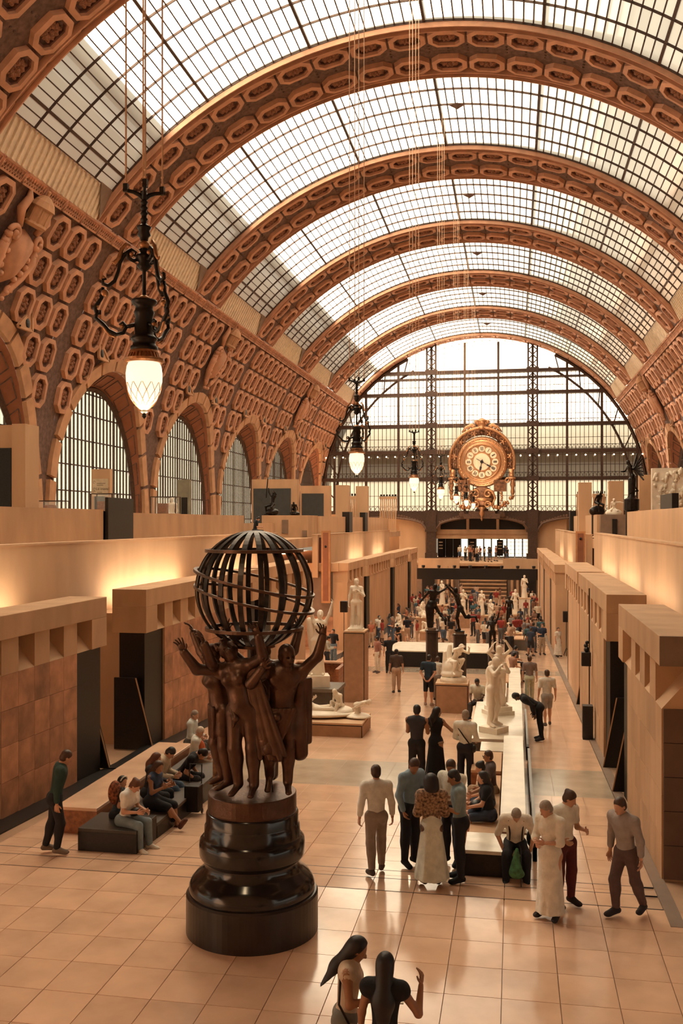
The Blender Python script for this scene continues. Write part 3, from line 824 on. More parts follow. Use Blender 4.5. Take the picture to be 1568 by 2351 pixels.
for i, (y, e) in enumerate(((29.0, 16), (36.5, 22), (44.0, 24), (63, 22), (74, 22), (87, 22))): uplight(3.55, y, 3.36 if y < 50 else 2.74, 1, e, 'black uplight behind the right pylons, %s from the front' % ORDN[i])
# ------------------------------------------------------------------ chandeliers
GLOBE = mat('lit_opal_globe', (1, .80, .55), .3, emit=.52)
CABLE = mat('pale_cable', (.75, .5, .33), .5, .4)
def chandelier():
    t = empty('chandelier')
    u = .00488
    z = lambda y: (890-y)*u
    # globe
    prof = [(.03,z(946)),(.08,z(938)),(.135,z(925)),(.178,z(905)),(.200,z(880)),(.203,z(862)),(.192,z(846)),(.17,z(836))]
    gl = MB().lathe(prof, 28, cap=True).build('globe', GLOBE, t, smooth=True)
    c = MB()
    def rad(zz):
        for (r0, z0), (r1, z1) in zip(prof[:-1], prof[1:]):
            if z0 <= zz <= z1: return r0+(r1-r0)*(zz-z0)/(z1-z0)
        return prof[-1][0]
    for k in range(12):
        for sg in (-1, 1):
            p = []
            for q in range(9):
                zz = z(944)+(z(885)-z(944))*q/8; a = 2*PI*k/12+sg*q*.095; r = rad(zz)+.004; p.append((r*math.cos(a), r*math.sin(a), zz))
            c.tube(p, .0035, 4)
    c.build('lattice', GOLD, gl)
    MB().lathe([(.03,z(946)),(.045,z(950)),(.02,z(954)),(.028,z(960)),(.004,z(966))], 12).build('finial', BLACKM, t)
    cr = MB(); cr.lathe([(.205,z(838)),(.225,z(834)),(.225,z(829)),(.17,z(826)),(.15,z(818)),(.17,z(815)),(.16,z(810))], 28)
    for k in range(26):
        a = 2*PI*k/26; cr.bar((.185*math.cos(a),.185*math.sin(a),z(829)), (.155*math.cos(a),.155*math.sin(a),z(816)), .018)
    cr.build('crown_ring', GOLD, t)
    MB().lathe([(.15,z(812)),(.155,z(806)),(.15,z(800)),(.13,z(797)),(.125,z(790)),(.14,z(786)),(.15,z(782)),(.13,z(778)),(.105,z(772)),(.11,z(750)),(.095,z(735)),(.105,z(728)),(.115,z(722)),(.1,z(716)),(.098,z(708)),(.125,z(704)),(.145,z(698)),(.14,z(694)),(.06,z(692))], 24).build('body', BLACKM, t, smooth=True)
    MB().ball((0,0,z(692)), .07, 14, 8, (1,1,.7)).build('cap_ball', GOLD, t, smooth=True)
    MB().lathe([(.022,z(694)),(.022,z(628)),(.05,z(624)),(.085,z(616)),(.06,z(608)),(.09,z(600)),(.1,z(593)),(.07,z(588)),(.04,z(584)),(.06,z(578)),(.03,z(574))], 16).build('stem', BLACKM, t, smooth=True)
    MB().ball((0,0,z(567)), .062, 14, 8, (1,1,.85)).build('upper_ball', GOLD, t, smooth=True)
    pr = [(.04,z(558)),(.05,z(550)),(.075,z(545)),(.06,z(535)),(.075,z(530)),(.085,z(526)),(.05,z(522)),(.03,z(518))]
    for k in range(4): yk = 512-k*13; pr += [(.03,z(yk)),(.045,z(yk-4)),(.03,z(yk-8))]
    pr += [(.035,z(456)),(.03,z(445))]
    MB().lathe(pr, 14).build('upper_stem', BLACKM, t, smooth=True)
    # three scrolled arms with gilt leaves and balls
    for k in range(3):
        a = math.radians(200+120*k); R_ = Matrix.Rotation(a, 4, 'Z')
        P = lambda dx, y: (dx*u, 0, z(y))
        b = MB()
        b.tube([P(12,600),P(24,604),P(36,598),P(38,586),P(28,578),P(18,584),P(22,594)], [.018,.022,.024,.022,.018,.014,.01], 8)
        b.tube([P(30,580),P(44,590),P(54,610),P(58,630),P(66,652),P(80,664),P(92,660),P(92,650),P(84,648)], [.024,.024,.02,.02,.022,.024,.022,.018,.012], 8)
        b.tube([P(92,668),P(95,692),P(104,706),P(110,716),P(106,728),P(98,728),P(98,720)], [.02,.02,.024,.024,.022,.016,.01], 8)
        b.tube([P(104,720),P(108,738),P(92,752),P(80,766),P(62,774),P(46,770),P(40,756),P(48,746),P(56,752)], [.02,.022,.024,.024,.022,.022,.022,.018,.012], 8)
        b.tube([P(40,756),P(26,752),P(20,750)], [.02,.024,.02], 8)
        b.xf(R_); arm = b.build('arm', BLACKM, t, smooth=True)
        b = MB().ball(P(88,681), .045, 12, 8).xf(R_); b.build('arm_ball', GOLD, arm, smooth=True)
        for (dx, y, r) in ((28,590,.03),(50,756,.026),(104,712,.018)): MB().ball(P(dx,y), r, 10, 6, (1,1.4,1)).xf(R_).build('arm_boss', GOLD, arm, smooth=True)
        b = MB()
        for pp, rr in (([P(30,570),P(40,566),P(50,580),P(56,600),P(66,612),P(72,608)], [.012,.02,.026,.028,.02,.008]), ([P(84,648),P(92,642),P(98,650)], [.008,.016,.006]), ([P(62,782),P(78,776),P(90,760),P(96,748)], [.006,.016,.016,.006])):
            MB().tube(pp, rr, 6).xf(R_).build('gilt_leaf', GOLD, arm, smooth=True)
    # suspension cross and cables
    for k in range(4):
        a = math.radians(25+90*k); ca, sa = math.cos(a), math.sin(a)
        b = MB(); b.tube([(.0,0,z(462)),(.06*ca,.06*sa,z(452)),(.12*ca,.12*sa,z(447)),(.23*ca,.23*sa,z(444))], [.03,.026,.022,.02], 6)
        b.box(.2*ca-.025,.2*ca+.025,.2*sa-.025,.2*sa+.025,z(448),z(430)); b.build('cross_arm', BLACKM, t)
        cb = MB(); cb.tube([(.2*ca,.2*sa,z(432)),(.2*ca,.2*sa,21.5)], .011, 5)
        for yk in (424, 408): cb.ball((.2*ca,.2*sa,z(yk)), .018, 6, 4)
        cb.build('cable', CABLE, t)
    return t
ch0 = chandelier()
ORD = ('nearest and largest lit globe chandelier, hanging before the left coffers', 'second lit globe chandelier from the front, left of the end wall', 'third lit globe chandelier from the front', 'fourth lit globe chandelier from the front', 'fifth lit globe chandelier, at the left foot of the clock', 'sixth lit globe chandelier, below the clock', 'farthest lit globe chandelier of the row, below the clock')
for k in range(7):
    o = ch0 if k == 0 else copy_tree(ch0)
    o.location = (XA, 10.18+14.75*k, 7.33+.025*k); tag(o, ORD[k], 'chandelier', 'globe chandeliers hanging along the hall axis')
    l = bpy.data.lights.new('globe_light', 'POINT'); l.energy = 32; l.color = (1, .72, .42); l.shadow_soft_size = .22
    lo = bpy.data.objects.new('globe_light', l); COL.objects.link(lo); lo.location = (XA, 10.18+14.75*k-.0, 7.33+.025*k-.33)
# ------------------------------------------------------------------ great clock
CX, CYk, CZk = -3.85, YE-1.6, 13.14
clk = empty('clock', (CX, CYk, CZk)); tag(clk, 'huge gilded clock with roman numerals on the glass end wall', 'clock')
FACE = mat('cream_enamel', (.80, .66, .48), .45, var=.04)
GOLDD = mat('dark_gilt', (.20, .085, .04), .5, .5, var=.4, scale=3)
INK = mat('clock_ink', (.03, .02, .018), .5)
RX = Matrix.Rotation(PI/2, 4, 'X')
def disc(b, prof, n=48): b.lathe(prof, n); b.xf(RX); return b          # lathe axis -> towards the camera
disc(MB(), [(3.1,-.5),(3.1,.1),(2.9,.28),(2.6,.3),(2.55,.2),(2.3,.2),(2.25,.35),(2.1,.35),(2.08,.12)], 64).build('ring', GOLD, clk, smooth=True)
for k in range(40):
    a = 2*PI*k/40; MB().ball((2.75*math.cos(a), -.3, 2.75*math.sin(a)), .11, 6, 4).build('bead', GOLD, clk)
disc(MB(), [(2.1,.05),(2.1,.14)], 48).build('dial', GOLD, clk)
disc(MB(), [(1.02,.14),(1.02,.24),(.95,.26)], 40).build('dial_centre', FACE, clk)
disc(MB(), [(1.12,.1),(1.12,.22),(1.02,.24)], 40).build('dial_ring', GOLD, clk)
NUM = ['XII','I','II','III','IIII','V','VI','VII','VIII','IX','X','XI']
for k in range(12):
    a = PI/2-2*PI*k/12; cx, cz = 1.6*math.cos(a), 1.6*math.sin(a)
    cart = MB(); cart.lathe([(.39,.14),(.39,.22),(.36,.24)], 20); cart.xf(Matrix.Translation((cx,0,cz)) @ RX); cart = cart.build('cartouche', FACE, clk)
    st_ = MB(); s_ = NUM[k]; wd = {'I':.09,'V':.2,'X':.2}; tot = sum(wd[c] for c in s_); x = -tot/2; h = .21
    for c in s_:
        w = wd[c]; m_ = x+w/2
        if c == 'I': st_.bar((m_,0,-h),(m_,0,h),.05,.03,up=(0,1,0))
        elif c == 'V': st_.bar((x+.02,0,h),(m_,0,-h),.055,.03,up=(0,1,0)); st_.bar((x+w-.02,0,h),(m_,0,-h),.035,.03,up=(0,1,0))
        else: st_.bar((x+.02,0,h),(x+w-.02,0,-h),.055,.03,up=(0,1,0)); st_.bar((x+w-.02,0,h),(x+.02,0,-h),.035,.03,up=(0,1,0))
        x += w
    st_.xf(Matrix.Translation((cx,-.26,cz)) @ Matrix.Rotation(-(a-PI/2), 4, 'Y')); st_.build('numeral', INK, cart)
def hand(ang, L, w, tail, nm):
    b = MB(); d = Vector((math.sin(ang), 0, math.cos(ang))); 
    b.bar(Vector((0,-.36,0))-d*tail, Vector((0,-.36,0))+d*L*.55, w*.6, .04, up=(0,1,0)); b.bar(Vector((0,-.36,0))+d*L*.5, Vector((0,-.36,0))+d*L*.85, w*1.5, .04, up=(0,1,0)); b.bar(Vector((0,-.36,0))+d*L*.8, Vector((0,-.36,0))+d*L, w*.5, .04, up=(0,1,0))
    b.ball((0,-.36,0), .2, 12, 6, (1,.3,1)); b.build(nm, INK, clk)
hand(math.radians(120), 1.45, .12, .75, 'minute_hand'); hand(math.radians(191), 1.2, .16, .3, 'hour_hand')
# hood: a broad carved arch above and beside the dial
hd = MB(); v = []; f = []; n = 40
for i in range(n+1):
    a = math.radians(-14)+math.radians(208)*i/n; ca, sa = math.cos(a), math.sin(a)
    e = 1.06
    for (r, y) in ((3.05,-.1),(3.3,.1),(3.75,-.25),(3.9,-.5),(3.95,-.2),(3.95,.6)): v.append((r*ca, y, r*sa*e))
for i in range(n):
    for q in range(5): f.append((6*i+q, 6*i+q+1, 6*i+q+7, 6*i+q+6))
hd.add(v, f); hood = hd.build('hood', GOLDD, clk, smooth=True)
hm = MB(); hm.tube([(3.9*math.cos(a), -.45, 3.9*math.sin(a)*1.06) for a in np.linspace(math.radians(-14), math.radians(194), 44)], .16, 8)
hm.build('hood_moulding', GOLD, clk, smooth=True)
for k in range(13):
    a = math.radians(-5+190*k/12); b = MB(); c_ = Vector((3.45*math.cos(a), -.15, 3.45*math.sin(a)*1.05))
    b.ball(c_, .22, 8, 5, (1,.6,1)); 
    for q in range(5):
        aa = 2*PI*q/5; b.ball(c_+Vector((.28*math.cos(aa), 0, .28*math.sin(aa))), .12, 6, 4)
    b.build('hood_boss', GOLD if k % 2 else GOLDD, clk, smooth=True)
tp = MB()                                                   # crest on top
tp.lathe([(.5,0),(.6,.1),(.5,.25),(.6,.9),(.7,1.0),(.45,1.2),(.2,1.35),(.05,1.4)], 12, (0,-.2,3.95))
for sg in (-1, 1):
    for q in range(8): tp.ball((sg*(.5+.22*q), -.3, 4.75-.13*q+.25*math.sin(q*1.9)), .26-.014*q, 7, 5)
    tp.tube([(sg*.6,-.3,4.0),(sg*1.2,-.35,4.5),(sg*1.9,-.3,4.2),(sg*2.4,-.3,3.6)], [.15,.22,.18,.08], 7)
tp.build('crest', GOLD, clk, smooth=True)
for sg in (-1, 1):                                          # brackets, pendants and garlands
    b = MB()
    b.box(sg*3.6-.45, sg*3.6+.45, -.6, .4, -2.1, -1.9); b.box(sg*3.55-.3, sg*3.55+.3, -.5, .4, -1.9, -.9)
    b.tube([(sg*(3.1+.38*math.cos(t)*(1-t/10)), -.45, -2.3+.38*math.sin(t)*(1-t/10)) for t in np.linspace(0, 7.5, 22)], .11, 6)
    b.lathe([(.05,-4.6),(.18,-4.3),(.1,-4.1),(.28,-3.7),(.2,-3.2),(.34,-2.8),(.25,-2.4),(.3,-2.1)], 10, (sg*3.7,-.2,0))
    b.build('bracket', GOLD, clk, smooth=True)
    b = MB(); b.box(sg*2.2-.75, sg*2.2+.75, -.5, .4, -3.6, -2.2)
    b.build('fluted_block', GOLDD, clk)
    b = MB()
    for q in range(18):
        t = q/17; b.ball((sg*(.8+2.9*t)+.12*math.sin(q*3), -.45, -4.9-1.0*math.sin(PI*t)+.8*t+.15*math.cos(q*2.1)), .2+.06*math.sin(q*1.7), 7, 5)
    for q in range(6): b.ball((sg*(2.3+.1*math.sin(q)), -.4, -3.8-.3*q), .2-.015*q, 7, 5)
    b.build('garland', GOLD, clk, smooth=True)
b = MB(); b.ball((0,-.1,-4.3), 1.45, 18, 10, (1,.4,.95)); b.build('lower_shell', GOLDD, clk, smooth=True)
b = MB()
for sg in (-1, 1):
    b.tube([(sg*(.75+.55*math.cos(t)*(1-t/11)), -.6, -3.9+.55*math.sin(t)*(1-t/11)) for t in np.linspace(0, 8, 26)], .13, 7)
    b.tube([(sg*(.7+.45*math.cos(t)*(1-t/11)), -.6, -5.2+.45*math.sin(t)*(1-t/11)) for t in np.linspace(0, 8, 24)], .12, 7)
    b.tube([(sg*.4,-.6,-3.4),(sg*1.3,-.6,-3.6),(sg*1.6,-.5,-4.4),(sg*1.2,-.5,-5.3)], [.12,.16,.16,.1], 7)
b.box(-1.15, 1.15, -.75, -.4, -4.75, -4.4)
b.lathe([(.03,-7.2),(.14,-6.9),(.08,-6.7),(.32,-6.3),(.2,-5.9),(.5,-5.5)], 12, (0,-.4,0))
b.build('scrolls', GOLD, clk, smooth=True)
b = MB(); b.box(-2.2, 2.2, -.3, .9, -6.9, -6.3); b.box(-1.6, 1.6, -.3, .9, -6.3, -6.0); b.ball((0,.3,-5.9), .7, 12, 6, (1.2,.5,.6))
for sg in (-1, 1): b.ball((sg*2.3,.2,-6.4), .5, 10, 6, (1,.5,1))
b.build('pediment', IRONL, clk, smooth=False)
# ------------------------------------------------------------------ things on the terraces
def thing_box(name, x0, x1, y0, y1, z0, z1, m, label, cat, bevel=0):
    cx, cy = (x0+x1)/2, (y0+y1)/2
    o = MB().box(x0-cx, x1-cx, y0-cy, y1-cy, 0, z1-z0).build(name, m, None, loc=(cx, cy, z0), bevel=bevel); tag(o, label, cat); return o
TZ = 4.85
PANELG = mat('slate_grey_panel', (.055, .058, .058), .85, var=.1)
PANELO = mat('olive_grey_panel', (.24, .22, .16), .85, var=.1)
t = thing_box('exhibition_wall', -17.6, -15.2, 28, 28.8, TZ, 8.88, STONE, 'tall tan exhibition wall with dark doorway, far left terrace', 'partition')
MB().box(-1.0, .75, -.43, -.39, 0, 3.3).build('dark_panel', BLACK, t); MB().box(.78, 1.24, -.44, .44, 0, 4.06).build('edge_slab', STONE2, t)
t = thing_box('sign_panel', -18.51, -17.64, 40, 40.3, TZ, 8.16, STONE2, 'tan panel carrying the Le travail sign before the arched window', 'sign')
sg_ = MB().box(-.37, .37, -.2, -.15, 2.1, 2.88).build('sign_board', mat('cream_board', (.66, .56, .40), .8), t)
MB().box(-.27, .2, -.19, -.15, 0, 2.2).build('dark_opening', BLACK, t)
def text(s, size, x, y, z, m, par, nm='lettering'):
    cu = bpy.data.curves.new(nm, 'FONT'); cu.body = s; cu.size = size; cu.extrude = .004; cu.align_x = 'LEFT'
    o = bpy.data.objects.new(nm, cu); COL.objects.link(o); dg = bpy.context.evaluated_depsgraph_get()
    me = bpy.data.meshes.new_from_object(o.evaluated_get(dg)); bpy.data.objects.remove(o)
    o = ob(nm, me, m, par, (x, y, z)); o.rotation_euler = (PI/2, 0, 0); return o
INKG = mat('sign_ink', (.20, .17, .12), .8)
text('Le travail', .17, -.19, -.21, 2.38, INKG, sg_)
for z_, w_ in ((2.66, .4), (2.58, .3), (2.26, .25)): MB().box(-.15, -.15+w_, -.206, -.2, z_, z_+.025).build('small_print', INKG, sg_)
for z_ in (2.72, 2.42, 2.28): MB().tube([(-.27+.05*math.cos(a), -.205, z_+.06*math.sin(a)) for a in np.linspace(0, 5, 9)], .009, 4).build('ornament', INKG, sg_)
t = thing_box('black_partition', -14.38, -14.26, 32.2, 34.5, TZ, 6.69, BLACK, 'black free-standing slab between the two left terrace parapets', 'panel')
t = thing_box('grey_partition', -16.68, -16.04, 46, 46.3, TZ, 7.94, PANELO, 'narrow olive grey panel before the third arched window', 'panel')
MB().box(-.1, .22, -.17, -.15, 0, 2.2).build('dark_opening', BLACK, t)
GLS = mat('display_glass', (.8, .85, .8), .05); 
def glass_case(x, y, w, d, z1, label):
    t = empty('display_case', (x, y, TZ)); tag(t, label, 'display case', 'glass display cases on the left terrace')
    MB().box(-w/2, w/2, -d/2, d/2, 0, 1.35).build('base', STONE2, t)
    f = MB(); h = z1-TZ
    for sx in (-1, 1):
        for sy in (-1, 1): f.box(sx*w/2-.02, sx*w/2+.02, sy*d/2-.02, sy*d/2+.02, 1.35, h)
    for sy in (-1, 1): f.box(-w/2, w/2, sy*d/2-.02, sy*d/2+.02, h-.03, h)
    for sx in (-1, 1): f.box(sx*w/2-.02, sx*w/2+.02, -d/2, d/2, h-.03, h)
    f.build('frame', IRON, t)
    m = MATS.get('case_glass') or glass_sheet('case_glass', (.7, .72, .66, 1), .82)
    for sy in (-1, 1): MB().add([(-w/2,sy*d/2,1.35),(w/2,sy*d/2,1.35),(w/2,sy*d/2,h),(-w/2,sy*d/2,h)], [(0,1,2,3)]).build('pane', m, t)
    ex = MB(); ex.box(-w*.3, w*.1, -.1, .1, 1.35, 1.35+(h-1.35)*.6); ex.build('exhibit', WOOD, t)
glass_case(-17.0, 38, .95, .6, 7.01, 'tall glass case beside the Le travail sign'); glass_case(-16.8, 33, 1.0, .6, 6.6, 'low glass case left of the Le travail sign'); glass_case(-15.8, 42, 1.2, .6, 6.98, 'glass case holding objects before the third arch')
for i, (x0, x1, y, z1, pz, lab) in enumerate(((-17.26, -14.15, 62, 8.66, 8.05, 'large tan framed wall with slate grey panel behind the bronze archer'), (-14.4, -12.33, 64, 8.29, 7.76, 'smaller tan framed wall with slate grey panel'))):
    t = thing_box('exhibition_wall', x0, x1, y, y+.6, TZ, z1, STONE, lab, 'partition')
    MB().box(-(x1-x0)/2+.12, (x1-x0)/2-.42, -.33, -.28, .3, pz-TZ).build('grey_panel', PANELG, t)
# stepped masonry on the left terrace
block('wall_left', -15.5, -12.55, 58, 61, TZ, 6.23, STONE, label='tan masonry base below the framed walls')
for (x0, x1, z0, z1) in ((-14.2, -13.8, 5.1, 5.95), (-12.9, -12.6, 4.9, 5.3)): MB().box(x0, x1, 57.93, 58, z0, z1).build('slot_niche', GREYSTONE, bpy.data.objects['wall_left.018'] if 'wall_left.018' in bpy.data.objects else lw)
parapet('wall_left', -12.6, -12.3, 61, 70, TZ, 6.2, 'upper left parapet before the first black joint', STONE2, False)
block('wall_left', -12.55, -12.0, 70, 71.4, TZ, 6.57, BLACK, label='first black joint of the far left terrace')
parapet('wall_left', -12.4, -12.1, 71.4, 77, TZ, 6.2, 'upper left parapet between black joints', STONE2, False)
block('wall_left', -12.35, -11.9, 77, 78.4, TZ, 6.6, BLACK, label='second black joint of the far left terrace')
parapet('wall_left', -12.3, -12.0, 78.4, 92, TZ, 6.2, 'far end of the upper left parapet', STONE2, False)
for (x, y, z1, lab) in ((-12.9, 72.2, 8.62, 'tan stone pillar on the far left terrace, nearer one'), (-12.45, 79, 8.8, 'tan stone pillar on the far left terrace, farther one'), (5.3, 75, 8.81, 'tan stone pillar on the right terrace, farther one'), (6.85, 68, 8.61, 'tan stone pillar on the right terrace, nearer one')):
    thing_box('stone_pillar', x-.48, x+.48, y-.5, y+.5, TZ, z1, STONE2, lab, 'pillar', .01)
def slat_rail(x0, x1, y, z0, z1, lab, roofd=True):
    t = empty('slatted_pavilion', (x0, y, z0)); tag(t, lab, 'pavilion'); w = x1-x0; h = z1-z0
    MB().box(0, w, -.1, .1, h-.25, h).build('top_beam', STONE2, t); MB().box(0, w, -.1, .1, 0, .18).build('bottom_beam', STONE2, t)
    for i in range(9):
        x = w*(i+.5)/9; MB().bar((x-.06,0,.15),(x+.06,0,h-.2),.09,.12).build('slat', STONE2, t)
    for i in range(6): MB().box(.1+w*i/6, .05+w*(i+.7)/6, -.15, .15, h+.02, h+.2).build('roof_lamp', BLACKM, t)
slat_rail(-12.9, -11.2, 92.5, TZ, 8.3, 'cream slatted pavilion with black lamps on top, far left terrace')
slat_rail(-13.9, -12.5, 76, TZ, 7.9, 'cream slatted balustrade between the two left pillars')
slat_rail(5.2, 6.5, 84, TZ, 8.2, 'cream slatted pavilion on the far right terrace')
slat_rail(5.7, 6.6, 73, TZ, 7.9, 'cream slatted balustrade between the right pillars')
# right terrace
parapet('wall_right', 6.7, 7.05, 14, 46.6, TZ-.3, 6.4, 'upper right parapet nearest the camera', STONE2, False)
block('wall_right', 7.2, 7.5, 46.4, 50, TZ, 7.15, BLACK, label='black slab in the upper right parapet')
parapet('wall_right', 6.72, 7.05, 46.6, 60, 4.4, 6.42, 'upper right parapet beyond the black slab', STONE2, False)
block('wall_right', 5.49, 7.15, 63.6, 64.2, TZ, 6.3, GREYSTONE, label='brown cross wall on the right terrace')
MB().box(6.2, 6.5, 63.5, 63.6, 5.0, 6.0).build('slot_niche', BLACK, bpy.data.objects['wall_right'])
parapet('wall_right', 5.3, 5.6, 64.2, 76, TZ, 6.3, 'far upper right parapet before the black joint', STONE2, False)
block('wall_right', 5.05, 5.6, 76, 77.4, TZ, 6.72, BLACK, label='nearer black joint on the far right terrace')
parapet('wall_right', 4.9, 5.2, 77.4, 82, TZ, 6.3, 'far upper right parapet between black joints', STONE2, False)
block('wall_right', 4.6, 5.1, 82, 83.4, TZ, 6.7, BLACK, label='farther black joint on the far right terrace')
thing_box('stone_pillar', 7.8, 8.6, 63, 63.6, TZ, 8.8, STONE, 'tan stone pillar beside the carved marble relief', 'pillar')
rel = thing_box('marble_relief', 8.44, 10.5, 62, 62.5, TZ, 9.16, MARBLE, 'large carved marble relief panel on the right terrace', 'relief')
rb = MB(); rnd = random.Random(3)
for q in range(46):
    x = rnd.uniform(-.9, .9); z = rnd.uniform(1.8, 4.1); a = rnd.uniform(0, PI); L = rnd.uniform(.2, .6)
    rb.tube([(x-L*math.cos(a)/2, -.25, z-L*math.sin(a)/2), (x, -.33, z+.05), (x+L*math.cos(a)/2, -.25, z+L*math.sin(a)/2)], [.06,.12,.05], 6)
for q in range(9): rb.ball((rnd.uniform(-.8,.8), -.3, rnd.uniform(2.4,4.0)), .13, 8, 6)
rb.build('carving', MARBLE, rel, smooth=True)
# hanging banner frames and red panels
for (x0, x1, y, z0, z1, lab) in ((-11.62, -11.08, 57.58, .85, 5.28, 'tall narrow orange framed banner box on the left'), (3.55, 4.1, 57.5, 3.28, 5.27, 'orange framed banner box on the right parapet')):
    t = thing_box('banner_frame', x0, x1, y, y+.25, z0, z1, mat('orange_frame', (.52, .24, .1), .6), lab, 'banner')
    w = (x1-x0)/2; MB().box(-w+.1, w-.1, -.14, -.12, .12, z1-z0-.12).build('dark_inlay', VPANEL, t)
    MB().ball((0, -.16, (z1-z0)*.78), .08, 8, 6).build('knob', BLACKM, t)
REDP = mat('oxblood_panel', (.09, .018, .012), .6)
thing_box('red_partition', -12.25, -11.75, 58.0, 58.3, 3.28, 4.85, REDP, 'dark red panel beside the tall left banner box', 'panel')
thing_box('red_partition', 4.16, 4.62, 57.9, 58.2, 3.28, 4.89, REDP, 'dark red panel beside the right banner box', 'panel')
# ------------------------------------------------------------------ speakers
def speaker_stand(x, y, h, lab, box):
    z = fz(y); t = empty('speaker_stand', (x, y, z)); tag(t, lab, 'loudspeaker')
    MB().lathe([(.02,0),(.02,h)], 8).build('pole', BLACKM, t)
    for k in range(3):
        a = 2*PI*k/3; MB().tube([(0,0,.5),(.3*math.cos(a),.3*math.sin(a),.02)], .015, 6).build('leg', BLACKM, t)
    b = MB().box(-.2, .2, -.17, .17, h, h+.62).build('cabinet', BLACK, t, bevel=.02)
    MB().box(-.16, .16, -.18, -.17, h+.05, h+.57).build('grille', BLACKM, b)
    if box: MB().box(.15, .6, -.3, .3, 0, .75).build('base_box', BLACK, t)
speaker_stand(-9.29, 52.4, 2.58, 'black loudspeaker on a pole before the left cross wall', False)
speaker_stand(3.0, 57.2, 2.0, 'black loudspeaker on a pole by the right cross wall', True)
t = empty('hanging_speaker', (2.2, 30.6, 1.35)); tag(t, 'small black speaker hung on a pole along the second right pylon', 'loudspeaker')
MB().box(-.14, .14, -.14, .14, 0, .42).build('cabinet', BLACK, t, bevel=.01); MB().bar((.1,.05,-2.2),(.1,.05,2.4),.035).build('pole', BLACKM, t)
b = MB(); b.ball((.02,0,.5), .09, 8, 6); b.ball((.0,.02,.62), .07, 8, 6); b.ball((.03,0,.72), .06, 8, 6); b.build('bracket', BLACKM, t)
thing_box('equipment_box', 2.02, 2.32, 29.4, 29.75, fz(29.4), fz(29.4)+1.0, BLACK, 'tall black equipment box at the foot of the hung speaker pole', 'box')
# slanted black door fins in the open gaps of the galleries
def fin(x0, x1, y, z1, lab, s):
    b = MB(); z0 = fz(y)
    b.prism([(x0, 0), (x1, 0), (x0+(x1-x0)*.55, z1-z0), (x0, z1-z0)], lambda u, w: (u-x0, 0, w), lambda u, w: (u-x0, .08, w))
    o = b.build('door_fin', BLACK, None, loc=(x0, y, z0)); tag(o, lab, 'fin')
    MB().bar((x1-x0, -.01, 0), ((x1-x0)*.55, -.01, z1-z0), .025).build('bright_edge', RIM, o)
fin(-10.75, -9.95, 22.55, 1.0, 'slanted black fin at the end of the left front pylon', -1)
fin(-10.9, -9.75, 25.0, 1.5, 'slanted black fin before the second left pylon', -1)
fin(2.9, 2.22, 22.7, 1.2, 'slanted black fin beyond the nearest right pylon', 1)
fin(3.0, 2.25, 25.4, 1.3, 'slanted black fin before the second right pylon', 1)
fin(3.0, 2.3, 37.0, .8, 'slanted black fin before the third right pylon', 1)
